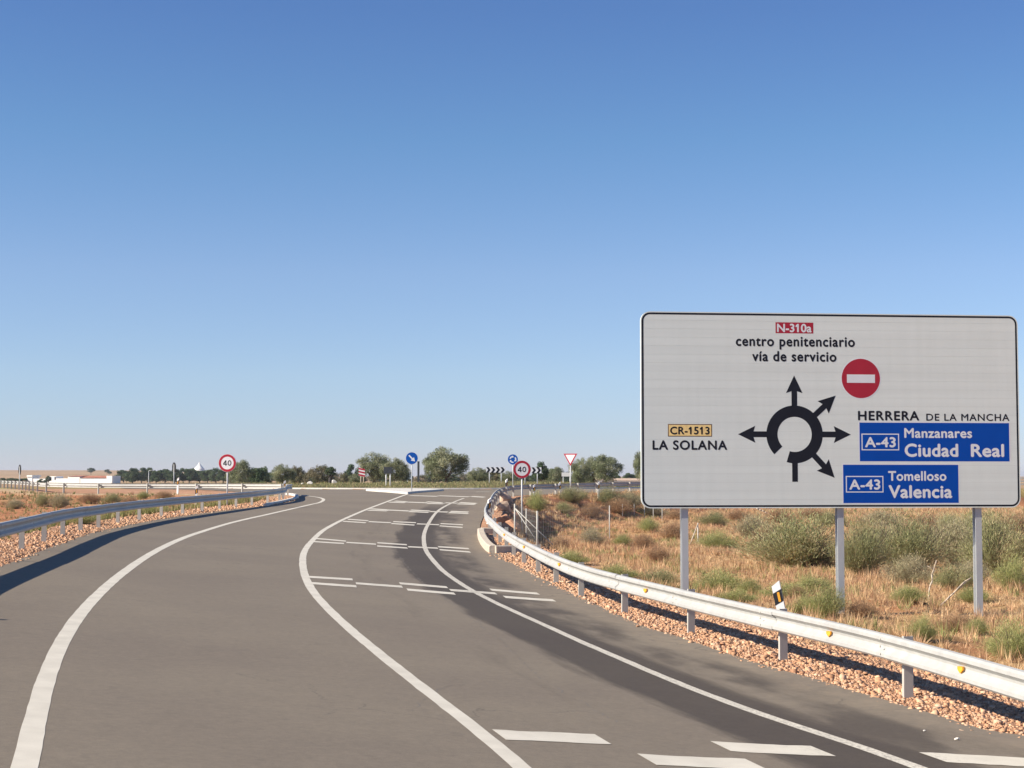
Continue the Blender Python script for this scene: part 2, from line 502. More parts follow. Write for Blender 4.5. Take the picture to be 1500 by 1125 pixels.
def hash_noise(x, y, s):
    return (np.sin(x * 1.7 * s + 1.3 + 1.9 * np.sin(y * 0.9 * s)) * np.sin(y * 1.3 * s + 0.4 + 1.5 * np.sin(x * 1.1 * s)))
def zones(x, y):
    x = np.atleast_1d(np.asarray(x, float)); y = np.atleast_1d(np.asarray(y, float))
    near = (np.abs(x) < 140) & (y < 260) & (y > -60)
    dR = np.full(x.shape, -1.0); dL = np.full(x.shape, -1.0)
    xn, yn = x[near], y[near]
    a = dist_line(coarseR, xn, yn); a[~inside(polyR, xn, yn)] *= -1
    b = dist_line(coarseL, xn, yn); b[~inside(polyL, xn, yn)] *= -1
    dR[near] = a; dL[near] = b
    far = ~near
    dR[far & (x > 0) & (y < 152)] = 100
    dL[far & (x < 0) & (y < 260)] = 100
    return x, y, dR, dL
def Tz(x, y, detail=True):
    shp = np.shape(x)
    x, y, dR, dL = zones(np.ravel(x), np.ravel(y))
    r = Rz(x, y)
    st = sstep(56, 64, y) * (1 - sstep(92, 104, y)); wR = sstep(0.5, 5.5 - 3.2 * st, dR); wL = sstep(0.5, 6.0, dL)
    fR = fieldz(y)
    fL = np.interp(y, [-60, 20, 60, 95, 120, 260], [0.0, 0.1, 0.15, 0.75, 1.0, 0.9]) - 0.25 * sstep(8, 20, dL)
    z = r * (1 - wR) + fR * wR
    z = z * (1 - wL) + fL * wL
    # away from the junction everything comes down to the plain
    rad = np.hypot(x + 8, y - 167)
    away = sstep(40, 95, rad) * sstep(150, 215, y) 
    z = z * (1 - away) + (-0.5) * away
    side = sstep(60, 140, np.abs(x))
    z = z * (1 - side) + (-0.5) * side
    # roundabout mound
    z = np.where(rad < RING_R - 0.1, 1.40 + 0.22 * sstep(0, 14, RING_R - rad), z)
    q = x / np.maximum(y, 1)
    hill = sstep(900, 2600, y) * (1 - sstep(-0.24, -0.12, q))
    z = z + 11.5 * hill
    if detail:
        off = np.maximum(sstep(0.4, 2.5, dR), sstep(0.4, 2.5, dL))
        off = np.maximum(off, sstep(60, 100, np.abs(x)))
        amp = 0.10 + 0.5 * sstep(150, 600, y)
        z = z + off * amp * (hash_noise(x, y, 0.45) * 0.6 + hash_noise(x + 5, y, 1.3) * 0.35 + hash_noise(x, y + 9, 3.1) * 0.18)
    return z.reshape(shp) if shp else float(z[0])
def GT(px, py): return hit(px, py, lambda a, b: Tz(a, b))
def ground_at(x, y): return float(Tz(np.array([x]), np.array([y]))[0])

# ------------------------------------------------------------------ pavement outline
left_edge = [G(x, y) for x, y in ((2, 830), (27, 821), (53, 810.5), (80, 800), (107, 790.5), (133, 781.5), (160, 775), (187, 769.7), (240, 760), (293, 752.5), (347, 746), (400, 740))]
left_edge = [(-3.2, -14), (-3.7, -3), (-4.6, 5), (-5.75, 11.5), (-7.0, 17), (-8.15, 22), (-9.1, 27)] + left_edge
tip = [G(x, y) for x, y in ((420, 735.5), (436, 731), (437.5, 727.5), (430, 725.2), (418, 724.2))]
right_edge = [G(x, y) for x, y in ((1500, 1079), (1440, 1070), (1380, 1051), (1320, 1033), (1260, 1016), (1200, 997), (1150, 984), (1100, 969), (1050, 953), (1000, 935), (950, 921), (900, 899), (860, 880), (820, 861), (800, 850), (760, 830), (736, 816))]
right_edge = [(9.9, -14), (8.2, -4), (6.6, 5), (5.95, 10)] + right_edge
_, nR = normals2(lineR)
offR = lineR - nR * 0.40
bend = [tuple(p) for p in offR[::3] if (p[1] > 64 and p[0] < 14)]
ring_right = [(15, 138), (26, 146.5), (45, 150.5), (45, 160), (24, 166)]
ring_far = [(RING_C[0] + 31 * math.cos(a), RING_C[1] + 31 * math.sin(a)) for a in np.linspace(0, math.pi, 20)]
left_exit = [(RING_C[0] + 31 * math.cos(R_(a)), RING_C[1] + 31 * math.sin(R_(a))) for a in (187, 196, 205, 214, 223, 232)] + [(-23.0, 132), (-19.4, 121), (-17, 113.6)]
outline = right_edge + bend + ring_right + ring_far + left_exit + tip[::-1] + left_edge[::-1]
# drop points that come closer than 5 cm
clean = [outline[0]]
for p in outline[1:]:
    if math.hypot(p[0] - clean[-1][0], p[1] - clean[-1][1]) > 0.05: clean.append(p)
outline = [tuple(map(float, p)) for p in clean]

edge_px = [(680, 730), (660, 738), (642, 748.5), (630, 763.5), (622, 780), (621, 795), (624, 807), (634, 821), (650, 838), (671, 853), (695, 868), (745, 893), (800, 917.5), (850, 941), (900, 962), (980, 997), (1060, 1028), (1140, 1058), (1200, 1075), (1280, 1102), (1340, 1123)]
edgeR = [G(*p) for p in edge_px][::-1]
edgeR = [(9.3, -14), (7.3, -3), (5.15, 8)] + edgeR
edgeR = smooth_line(resample(catmull(edgeR), 0.4), 14)

def pavement():
    rnd = random.Random(4)
    pts = [Vector(p) for p in outline]
    edges = [(i, (i + 1) % len(pts)) for i in range(len(pts))]
    gx, gy = [], []
    y = -14.0
    while y < 205:
        st = 0.45 if y < 60 else (0.8 if y < 125 else 2.0)
        x0, x1 = (-20, 12) if y < 125 else (-60, 46)
        for x in np.arange(x0, x1, st): gx.append(x + 0.01 * rnd.random()); gy.append(y + 0.01 * rnd.random())
        y += st * (1.0 if y < 60 else 1.4)
    gx = np.array(gx); gy = np.array(gy)
    k = inside(outline, gx, gy)
    ol = np.array(outline + [outline[0]])
    k &= dist_line(ol, gx, gy) > 0.15
    pts += [Vector((float(a), float(b))) for a, b in zip(gx[k], gy[k])]
    V, E, F, *_ = delaunay_2d_cdt(pts, edges, [], 1, 1e-5)
    V = np.array([(v.x, v.y) for v in V])
    Z = Rz(V[:, 0], V[:, 1]) + 0.012
    P = np.column_stack([V, Z])
    cen = np.array([P[list(f)].mean(0) for f in F])
    keep = inside(outline, cen[:, 0], cen[:, 1])
    F = np.array([f for f, kk in zip(F, keep) if kk])
    # keep normals up
    a, b, c = P[F[:, 0]], P[F[:, 1]], P[F[:, 2]]
    nz = np.cross(b - a, c - a)[:, 2]
    F[nz < 0] = F[nz < 0][:, ::-1]
    me = np_mesh('road', P, F, M['asphalt'], smooth=True)
    C = edgeR[::3]
    best = np.full(len(P), 1e9); sd = np.zeros(len(P)); al = np.zeros(len(P))
    s = np.concatenate([[0], np.cumsum(np.linalg.norm(np.diff(C, axis=0), axis=1))])
    for i in range(len(C) - 1):
        v = C[i + 1] - C[i]; L = np.hypot(*v)
        w = P[:, :2] - C[i]
        t = np.clip((w @ v) / (L * L), 0, 1)
        q = w - t[:, None] * v
        d = np.hypot(q[:, 0], q[:, 1])
        sg = np.sign(w[:, 0] * v[1] - w[:, 1] * v[0])
        u = d < best
        best[u] = d[u]; sd[u] = (d * sg)[u]; al[u] = (s[i] + t * L)[u]
    for nm, arr in (('edge_distance', np.clip(sd, -30, 30)), ('edge_along', al)):
        at = me.attributes.new(nm, 'FLOAT', 'POINT'); at.data.foreach_set('value', arr.astype(np.float32))
    put('road', me, kind='structure')
pavement()

# ------------------------------------------------------------------ ground sheet reaching the horizon
def axis(parts):
    out = []
    for a, b, st in parts: out.append(np.arange(a, b, st))
    return np.concatenate(out)
def terrain():
    xs = np.concatenate([-np.geomspace(6000, 150, 40), np.arange(-148, -60, 4.0), np.arange(-60, -22, 1.0), np.arange(-22, -13, .35), np.arange(-13, 12, 0.3), np.arange(12, 36, 0.4), np.arange(36, 60, 1.0), np.arange(60, 148, 4), np.geomspace(150, 6000, 40)])
    ys = np.concatenate([-np.geomspace(600, 32, 8), np.arange(-30, 0, 2.0), np.arange(0, 60, .35), np.arange(60, 130, 0.4), np.arange(130, 200, 1.0), np.arange(200, 320, 3), np.geomspace(322, 9000, 90)])
    X, Y = np.meshgrid(xs, ys)
    Z = Tz(X, Y)
    xr, yr = X.ravel(), Y.ravel()
    zf = Z.ravel()
    nearm = (np.abs(xr) < 62) & (yr < 206) & (yr > -16)
    ins = np.zeros(len(xr), bool)
    ins[nearm] = inside(outline, xr[nearm], yr[nearm])
    rad = np.hypot(xr - RING_C[0], yr - RING_C[1])
    zf = np.where(ins & (rad > RING_R), Rz(xr, yr) - 0.06, zf)
    # colours of the soil itself
    x, y, dR, dL = zones(xr, yr)
    n1 = hash_noise(x, y, 0.35); n2 = hash_noise(x + 3, y + 8, 1.1)
    gravel = np.array([0.50, 0.30, 0.205]); red = np.array([0.46, 0.225, 0.125]); dry = np.array([0.46, 0.31, 0.165])
    plain_ = np.array([0.44, 0.315, 0.205]); green = np.array([0.16, 0.17, 0.06])
    col = np.tile(gravel, (len(x), 1))
    def blend(c, w):
        nonlocal col
        w = np.clip(w, 0, 1)[:, None]; col = col * (1 - w) + c * w
    wr = sstep(1.8, 3.6, dR)
    blend(dry, wr)
    blend(red, wr * sstep(0.0, 0.8, n1 + 0.4 * n2) * 0.7)
    blend(red, sstep(0.3, 1.0, dR) * sstep(58, 66, y) * (1 - sstep(5, 9, dR)) * 0.9)
    blend(red, sstep(1.5, 3, dL))
    blend(dry, sstep(2, 4, dL) * sstep(0.1, 0.9, -n1 + 0.3 * n2) * 0.6)
    blend(np.array([0.50, 0.40, 0.27]), sstep(-0.2, 0.6, dL) * sstep(100, 106, y) * (1 - sstep(1.5, 3.0, dL)))
    blend(green, (rad < RING_R) * (0.5 + 0.3 * n1))
    blend(green * 1.6, ((rad > 31) & (y > 150)) * 0.6)
    blend(plain_, np.maximum(sstep(60, 100, np.abs(x)), sstep(230, 300, y)))
    band = 0.5 + 0.5 * np.sin(y / 70.0 + 2.0 * np.sin(x / 300.0))
    blend(np.array([0.30, 0.22, 0.13]), sstep(300, 500, y) * band * 0.35)
    nx = len(xs)
    idx = np.arange(len(xr)).reshape(Y.shape)
    F = np.stack([idx[:-1, :-1].ravel(), idx[:-1, 1:].ravel(), idx[1:, 1:].ravel(), idx[1:, :-1].ravel()], 1)
    me = np_mesh('ground', np.column_stack([xr, yr, zf]), F, M['ground'], smooth=True)
    a = me.attributes.new('soil', 'FLOAT_COLOR', 'POINT')
    a.data.foreach_set('color', np.concatenate([col, np.ones((len(col), 1))], 1).astype(np.float32).ravel())
    put('ground', me, kind='structure')
terrain()

# ------------------------------------------------------------------ painted markings
def ribbon(name, P, w, wear=0.0, lift=0.0145, edge_jitter=0.003):
    rnd = np.random.RandomState(len(P))
    t, n = normals2(P)
    w = np.broadcast_to(w, (len(P),))
    j = rnd.normal(0, edge_jitter, (len(P), 2))
    A = P - n * (w / 2 + j[:, 0])[:, None]; B = P + n * (w / 2 + j[:, 1])[:, None]
    Cc = P
    V = np.concatenate([A, Cc, B])
    V = np.column_stack([V, Rz(V[:, 0], V[:, 1]) + lift + .005 * np.clip((V[:, 1] - 55) / 20, 0, 1)])
    k = len(P); i = np.arange(k - 1)
    F = np.concatenate([np.stack([i, i + k, i + k + 1, i + 1], 1), np.stack([i + k, i + 2 * k, i + 2 * k + 1, i + k + 1], 1)])
    me = np_mesh(name, V, F, M['paint'])
    a = me.attributes.new('wear', 'FLOAT', 'POINT')
    a.data.foreach_set('value', np.full(len(V), wear, np.float32))
    return put(name, me, kind='structure')

Ledge_px = [(38, 1125), (51.7, 1038.7), (64.8, 990.7), (80, 952), (97.9, 921.3), (124, 890.7), (157.3, 857.3), (185.3, 835.5), (226.7, 808.5), (280, 784), (333.3, 767.7), (400, 752.3), (436, 744), (455, 739.5), (468, 736.6), (474, 732.6), (469, 729.6), (452, 727), (436, 725.6), (420, 724.3)]
P = [G(*p) for p in Ledge_px]
P = [(-.3, -12), (-1.1, 0), (-2.55, 8)] + P
ribbon('left_edge_line', calm(smooth_line(resample(catmull(P), 0.35), 3), 160), 0.195, 0.14)
C_px = [(777, 1125), (715, 1082), (658.7, 1040), (586.7, 984), (533.3, 941.3), (501.3, 913.3), (477.3, 890.7), (457.3, 868), (446.7, 846.7), (443, 826), (445, 809), (456, 794), (470, 780), (490, 768), (510, 758.3), (540, 745.5), (570, 734.2), (590, 726.6), (600, 723)]
P = [G(*p) for p in C_px]
P = [(3.6, -10), (2.4, 0), (1.1, 8)] + P
ribbon('centre_line', calm(smooth_line(resample(catmull(P), 0.35), 3), 90), 0.175, 0.12)
ribbon('right_edge_line', edgeR, 0.15, 0.60)

def z6(a): return [((x0 / 3.75 + 400, y0 / 3.75 + 740), (x1 / 3.75 + 400, y1 / 3.75 + 740)) for x0, y0, x1, y1 in a]
def z3(a): return [((x0 / 5 + 430, y0 / 5 + 640), (x1 / 5 + 430, y1 / 5 + 640)) for x0, y0, x1, y1 in a]
rows = [
    ([((731, 1078.5), (883, 1085)), ((947, 1114.5), (1108, 1122)), ((1056, 1095.5), (1206, 1102.5)), ((1366, 1111.5), (1525, 1120))], .56),
    (z6([(190, 397, 437, 412), (205, 432, 458, 450), (455, 433, 710, 452), (695, 433, 957, 455), (737, 468, 998, 490), (972, 470, 1225, 489), (1195, 468, 1458, 490), (1270, 508, 1545, 527)]), .6),
    (z6([(240, 186, 400, 200), (225, 203, 390, 213), (403, 207, 565, 217), (573, 209, 735, 220), (572, 227, 738, 238), (742, 231, 905, 239), (907, 231, 1075, 241), (915, 247, 1083, 260)]), .8),
    (z6([(412, 80, 523, 88), (385, 91, 510, 99), (525, 93, 648, 99), (660, 93, 785, 99), (650, 103, 777, 112), (790, 105, 912, 110), (920, 104, 1043, 110), (915, 116, 1041, 125)]), .9),
    (z6([(535, 22, 630, 28), (520, 30, 628, 34), (630, 29, 745, 34), (755, 29, 860, 34), (745, 37, 855, 42), (860, 37, 960, 40), (975, 36, 1073, 40), (965, 43, 1073, 48)]), 1.1),
    (z3([(740, 472, 830, 478), (700, 480, 820, 485), (830, 480, 975, 485), (975, 478, 1090, 485), (975, 490, 1100, 493), (1110, 485, 1200, 488), (1215, 483, 1340, 490), (1200, 493, 1330, 497)]), 1.2),
    (z3([(850, 432, 940, 434), (940, 434, 1055, 438), (1060, 433, 1180, 437), (1180, 438, 1290, 441), (1300, 438, 1400, 444)]), 1.4),
    (z3([(1335, 405, 1440, 403)]), 1.4),
]
rnd = random.Random(2)
heading = [(-.24, 1), (-.12, 1), (-.09, 1), (-.02, 1), (.05, 1), (.1, 1), (.15, 1), (.2, 1)]
for (pieces, th), hd in zip(rows, heading):
    for a, b in pieces:
        A = np.array(G(*a)); B = np.array(G(*b)); h = np.array(hd) / np.hypot(*hd)
        n = 9
        cs = np.array([A + (B - A) * i / (n - 1) for i in range(n)])
        wav = np.array([[rnd.uniform(-.02, .02) for _ in range(n)] for _ in range(2)])
        up = cs + h * (th / 2 + wav[0])[:, None]; dn = cs - h * (th / 2 + wav[1])[:, None]
        V = np.concatenate([dn, cs, up])
        V = np.column_stack([V, Rz(V[:, 0], V[:, 1]) + 0.0168 + .005 * np.clip((V[:, 1] - 55) / 20, 0, 1)])
        i = np.arange(n - 1)
        F = np.concatenate([np.stack([i, i + 1, i + n + 1, i + n], 1), np.stack([i + n, i + n + 1, i + 2 * n + 1, i + 2 * n], 1)])
        me = np_mesh('rumble_bar', V, F, M['paint'])
        # bars that tyres cross are more worn
        d = np.array([np.min(np.hypot(edgeR[:, 0] - v[0], edgeR[:, 1] - v[1])) for v in V])
        at = me.attributes.new('wear', 'FLOAT', 'POINT')
        at.data.foreach_set('value', (0.24 + 0.42 * np.clip(1 - d / 1.1, 0, 1)).astype(np.float32))
        put('rumble_bar', me, kind='structure')

# ------------------------------------------------------------------ kerbs and islands
def sweep(P, z, prof2, closed=False):
    """prof2: list of (offset to the right, height)"""
    t, n = normals2(P)
    if closed:
        t = np.roll(P, -1, 0) - np.roll(P, 1, 0); t /= np.linalg.norm(t, axis=1)[:, None]
        n = np.stack([t[:, 1], -t[:, 0]], 1)
    k, m = len(P), len(prof2)
    V = np.zeros((k, m, 3))
    for j, (o, h) in enumerate(prof2):
        V[:, j, :2] = P + n * o
        V[:, j, 2] = z + h
    F = []
    for i in range(k if closed else k - 1):
        for j in range(m):
            a, b = i, (i + 1) % k
            F.append((a * m + j, a * m + (j + 1) % m, b * m + (j + 1) % m, b * m + j))
    if not closed:
        F.append(tuple(range(m))); F.append(tuple((k - 1) * m + j for j in range(m))[::-1])
    return V.reshape(-1, 3), F
KP = [(-.12, -.2), (-.12, .10), (-.09, .13), (.09, .13), (.12, .10), (.12, -.2)]
def kerb(name, P, mat=None, closed=False, lab='structure'):
    V, F = sweep(P, Rz(P[:, 0], P[:, 1]), KP, closed)
    me = mesh_from(V, F, mat or M['white_concrete'])
    bm_ = bmesh.new(); bm_.from_mesh(me); bmesh.ops.recalc_face_normals(bm_, faces=bm_.faces); bm_.to_mesh(me); bm_.free()
    return put(name, me, kind='structure')
ringP = np.array([(RING_C[0] + RING_R * math.cos(a), RING_C[1] + RING_R * math.sin(a)) for a in np.linspace(0, 2 * math.pi, 120, endpoint=False)])
kerb('roundabout_kerb', ringP, closed=True)
tk = [G(x, y) for x, y in ((388, 741.5), (400, 738.8), (420, 734.5), (433, 730.6), (434.5, 727.6), (428, 725.6), (416, 724.6))]
kerb('nose_kerb', resample(catmull(tk), 0.5))
# outer kerb of the ring at the right (pale line under the rail)
def slab(name, poly, h, mat):
    poly = [tuple(p) for p in poly]
    base = [float(Rz(*p)) for p in poly]
    c = np.mean(poly, axis=0)
    V = [(x, y, z - .1) for (x, y), z in zip(poly, base)] + [(x, y, z + h - .03) for (x, y), z in zip(poly, base)]
    V += [(x + (c[0] - x) * .02, y + (c[1] - y) * .02, z + h) for (x, y), z in zip(poly, base)]
    n = len(poly)
    F = [(i, (i + 1) % n, n + (i + 1) % n, n + i) for i in range(n)] + [(n + i, n + (i + 1) % n, 2 * n + (i + 1) % n, 2 * n + i) for i in range(n)]
    F.append(tuple(range(2 * n, 3 * n)))
    me = mesh_from(V, F, mat)
    bm_ = bmesh.new(); bm_.from_mesh(me); bmesh.ops.recalc_face_normals(bm_, faces=bm_.faces); bm_.to_mesh(me); bm_.free()
    return put(name, me, kind='structure')
sp = [G(536, 719.3), G(548, 720.2), G(560, 721.0), G(575, 722.2), G(590, 723.6), G(597, 723.9), G(602, 723.2), G(612, 722.2), G(630, 720.8), G(650, 719.2), (-6.0, 134.5), (-8.5, 137), (-11, 136.5)]
slab('traffic_island', sp, 0.15, M['white_concrete'])

# ------------------------------------------------------------------ guard rails
W = [(.015, .155), (.055, .148), (.082, .122), (.082, .082), (.020, .032), (.012, 0), (.020, -.032), (.082, -.082), (.082, -.122), (.055, -.148), (.015, -.155)]
Wc = W + [(o - .006, z) for o, z in W[::-1]]
def guard_rail(label, line, side, start, n_posts, spacing=4.0, reflect=()):
    """side +1: the beam stands to the right of the posts' line (seen along the line), -1: to the left"""
    root_p = resample(line, spacing, start)[:n_posts]
    base = (float(root_p[0][0]), float(root_p[0][1]), float(Rz(*root_p[0])))
    t = thing('guard_rail', label, 'guard rail', base)
    org = Vector(base)
    s = np.concatenate([[0], np.cumsum(np.linalg.norm(np.diff(line, axis=0), axis=1))])
    def at(d):
        p = np.array([np.interp(d, s, line[:, k]) for k in (0, 1)])
        q = np.array([np.interp(d + .1, s, line[:, k]) for k in (0, 1)])
        v = (q - p) / (np.linalg.norm(q - p) + 1e-9)
        return p, v
    # shared post: C section 120 x 60, spacer block, bolt heads
    pm = MB()
    pm.prism([(x, z * side) for x, z in ((-.06, -.03), (.06, -.03), (.06, .03), (.054, .03), (.054, -.024), (-.054, -.024), (-.054, .03), (-.06, .03))], -.6, .745, lambda x, z, y: (x, z, y))
    post_me = pm.mesh(M['rail_post'])
    sm_ = MB().box((0, 0, .59), (.10, .10, .15), bevel=.01); spacer_me = sm_.mesh(M['rail_post'])
    bm2 = MB().tube((0, 0, .56), (0.006, .001, .56), .02, n=6); bm2.mesh(M['rail_post'])
    for i in range(n_posts):
        p, v = at(start + i * spacing)
        if start + i * spacing > s[-1]: break
        nr = np.array([v[1], -v[0]]) * side
        z = float(Rz(*p))
        ang = math.atan2(nr[1], nr[0])
        o = put('post', post_me, t); o.location = Vector((p[0], p[1], z)) - org; o.rotation_euler = (rj.uniform(-.012, .012), rj.uniform(-.012, .012), ang)
        sp_ = put('spacer', spacer_me, o); sp_.location = (.09, 0, 0)
        # beam section from this post to the next
        if i < n_posts - 1:
            ds = np.linspace(start + i * spacing - .12, start + (i + 1) * spacing + .12, 11)
            Q = np.array([at(min(d, s[-1] - .2))[0] for d in ds])
            tt, nn = normals2(Q); nn = nn * side
            lap = 0.007 * (i % 2)
            Q2 = Q + nn * (.135 + lap)
            z2 = Rz(Q[:, 0], Q[:, 1]) + .59 + rj.uniform(-.006, .006)
            k, m = len(Q2), len(Wc)
            V = np.zeros((k, m, 3))
            for j, (off, h) in enumerate(Wc):
                V[:, j, :2] = Q2 + nn * off
                V[:, j, 2] = z2 + h
            V = V.reshape(-1, 3) - np.array(org)
            F = [(a * m + j, a * m + (j + 1) % m, (a + 1) * m + (j + 1) % m, (a + 1) * m + j) for a in range(k - 1) for j in range(m)]
            F += [tuple(range(m)), tuple((k - 1) * m + j for j in range(m))[::-1]]
            me = mesh_from(V, F, M['rail'])
            bm_ = bmesh.new(); bm_.from_mesh(me); bmesh.ops.recalc_face_normals(bm_, faces=bm_.faces); bm_.to_mesh(me); bm_.free()
            bo = put('beam', me, t)
            bt = MB()
            for dz in (-.09, .09, 0):
                bt.tube((Q2[1][0] + nn[1][0] * .08 - org.x, Q2[1][1] + nn[1][1] * .08 - org.y, z2[1] + dz - org.z), (Q2[1][0] + nn[1][0] * .094 - org.x, Q2[1][1] + nn[1][1] * .094 - org.y, z2[1] + dz - org.z), .014, n=6)
            put('bolts', bt.mesh(M['rail_post']), t, kind='stuff')
            if i in reflect:
                rb = MB()
                c = Q2[5] + nn[5] * .055
                rb.prism([(-.034, .034), (.034, .034), (.034, 0), (0, -.042), (-.034, 0)], -.018, .018)
                me = rb.mesh(M['amber'])
                r_o = put('reflector', me, t)
                r_o.location = (c[0] - org.x, c[1] - org.y, z2[5] - org.z - .01)
                r_o.rotation_euler = (0, 0, math.atan2(nn[5][1], nn[5][0]) + math.pi / 2 - .5 * side)
    return t
rj = random.Random(9)
sR = np.concatenate([[0], np.cumsum(np.linalg.norm(np.diff(lineR, axis=0), axis=1))])
iR = int(np.argmin(np.hypot(lineR[:, 0] - posts_R[0][0], lineR[:, 1] - posts_R[0][1])))
startR = sR[iR] % 4.0
nR_posts = int((sR[-1] - startR) / 4) 
first = int(round((sR[iR] - startR) / 4))
guard_rail('sunlit pale steel guard rail curving along the right side behind the kerb', lineR, -1, startR, nR_posts, reflect=tuple(first + k for k in (-1, 0, 2, 4, 6, 8)))
sL = np.concatenate([[0], np.cumsum(np.linalg.norm(np.diff(lineL, axis=0), axis=1))])
iL = int(np.argmin(np.hypot(lineL[:, 0] - posts_L[0][0], lineL[:, 1] - posts_L[0][1])))
startL = sL[iL] % 4.0
guard_rail('shaded dark guard rail on the left that folds back at its far nose', lineL, +1, startL, int((sL[-1] - startL) / 4))

# metal parapet seen past the right edge of the direction sign
def parapet():
    x0, y0, x1, y1 = 42.0, 157.0, 62, 158
    z0 = ground_at(50, 157.5) + .25
    t = thing('road_parapet', 'pale metal parapet with three rails past the right end of the big sign', 'parapet', (x0, y0, z0))
    L = math.hypot(x1 - x0, y1 - y0); ux, uy = (x1 - x0) / L, (y1 - y0) / L
    for i in range(11):
        d = i * L / 10
        put('post', MB().box((ux * d, uy * d, -.3), (.08, .1, 2.4)).mesh(M['rail_post']), t)
    for h in (.28, .55, .85):
        put('rail', MB().box((ux * L / 2 - uy * -.07, uy * L / 2 - ux * .07, h - .1), (L, .07, .12), math.atan2(uy, ux)).mesh(M['rail']), t)
    put('plinth', MB().box((ux * L / 2, uy * L / 2, -.75), (L, .3, .75), math.atan2(uy, ux)).mesh(M['concrete']), t)
parapet()

# ------------------------------------------------------------------ drainage chute kerb at the bend
def chute():
    pts = [G(x, y) for x, y in ((704.5, 783), (706, 790), (710.5, 799), (718, 807.5), (724, 811))]
    P = resample(catmull(pts), 0.4)
    c = P.mean(0); z0 = float(Rz(*c))
    t = thing('drain_inlet', 'pale concrete drain inlet kerb bulging onto the road at the bend', 'drain inlet', (c[0], c[1], z0))
    def add(nm, Q, prof_):
        V, F = sweep(Q, Rz(Q[:, 0], Q[:, 1]), prof_)
        V = V - np.array([c[0], c[1], z0])
        me = mesh_from(V, F, M['concrete'])
        bm_ = bmesh.new(); bm_.from_mesh(me); bmesh.ops.recalc_face_normals(bm_, faces=bm_.faces); bm_.to_mesh(me); bm_.free()
        put(nm, me, t)
    pr = [(-.16, -.1), (-.15, .20), (-.10, .25), (.10, .25), (.14, .22), (.15, -.1)]
    add('kerb', P, pr)
    a = np.array(G(723, 810.5)); b = a + np.array([1.5, 1.2])
    add('wing', resample(np.array([a, b]), .3), pr)
    a = np.array(G(705, 782)); b = a + np.array([1.0, .3])
    add('wing', resample(np.array([a, b]), .3), pr)
chute()

# ------------------------------------------------------------------ lettering and the big direction sign
_tc = {}
def text_mesh(body, bold=0.018, space=1.0):
    """flat outline of a word; stroke weight is built up from thin shifted layers"""
    key = (body, bold, space)
    if key in _tc: return _tc[key]
    cu = bpy.data.curves.new('txt', 'FONT')
    cu.body = body; cu.size = 1.0; cu.space_character = space
    cu.resolution_u = 5
    o = bpy.data.objects.new('txt', cu)
    COL.objects.link(o)
    bpy.context.view_layer.update()
    me = bpy.data.meshes.new_from_object(o.evaluated_get(bpy.context.evaluated_depsgraph_get()))
    bpy.data.objects.remove(o)
    V = np.zeros(len(me.vertices) * 3, np.float32); me.vertices.foreach_get('co', V); V = V.reshape(-1, 3)
    F = [tuple(p.vertices) for p in me.polygons]
    if '1' in body:                     # the numeral one of road lettering has a flag
        par = list(range(len(V)))
        def find(i):
            while par[i] != i: par[i] = par[par[i]]; i = par[i]
            return i
        for f in F:
            for k in f[1:]: par[find(f[0])] = find(k)
        isl = {}
        for i in range(len(V)): isl.setdefault(find(i), []).append(i)
        groups = sorted(isl.values(), key=lambda g: V[g, 0].min())
        n0 = len(V); ex = []; fx = []
        for ci, ch in enumerate(body):
            if ch != '1': continue
            g = V[groups[ci]]; x0 = g[:, 0].min() + .01; top = g[:, 1].max()
            k = n0 + len(ex)
            ex += [(x0, top, 0), (x0, top - .13, 0), (x0 - .13, top - .25, 0), (x0 - .13, top - .13, 0)]
            fx.append((k, k + 3, k + 2, k + 1))
        V = np.concatenate([V, np.array(ex, np.float32)]); F = F + fx
    n = len(V); VV, FF = [], []
    for q, (dx, dy) in enumerate(((0, 0), (bold, 0), (-bold, 0), (0, bold), (0, -bold))):
        W_ = V.copy(); W_[:, 0] += dx; W_[:, 1] += dy; W_[:, 2] = q * .00012
        VV.append(W_); FF += [tuple(k + q * n for k in f) for f in F]
    _tc[key] = (np.concatenate(VV), FF)
    return _tc[key]
_H, _ = text_mesh('H', 0.018); CAPH = float(_H[:, 1].max() - _H[:, 1].min()) - .03
_x, _ = text_mesh('x', 0.018); XH = float(_x[:, 1].max() - _x[:, 1].min()) - .03

signL = Vector(AT(939.6, 33.0, 743.9)); signR = Vector(AT(1495.2, 33.9, 743.9))
zb = 0.5 * (signL.z + signR.z)
zt = 0.5 * (AT(940, 33.0, 455.4)[2] + AT(1493, 33.9, 463.0)[2])
U = Vector((signR.x - signL.x, signR.y - signL.y, 0)); SW = U.length; U.normalize()
SH = zt - zb
SN = Vector((U.y, -U.x, 0))       # faces the traffic
SO = Vector((signL.x, signL.y, zb))
def S(px, py):
    d = ray(px, py)
    t = (SO - Vector((0, 0, EYE))).dot(SN) / d.dot(SN)
    h = Vector((0, 0, EYE)) + d * t - SO
    return h.dot(U), h.z

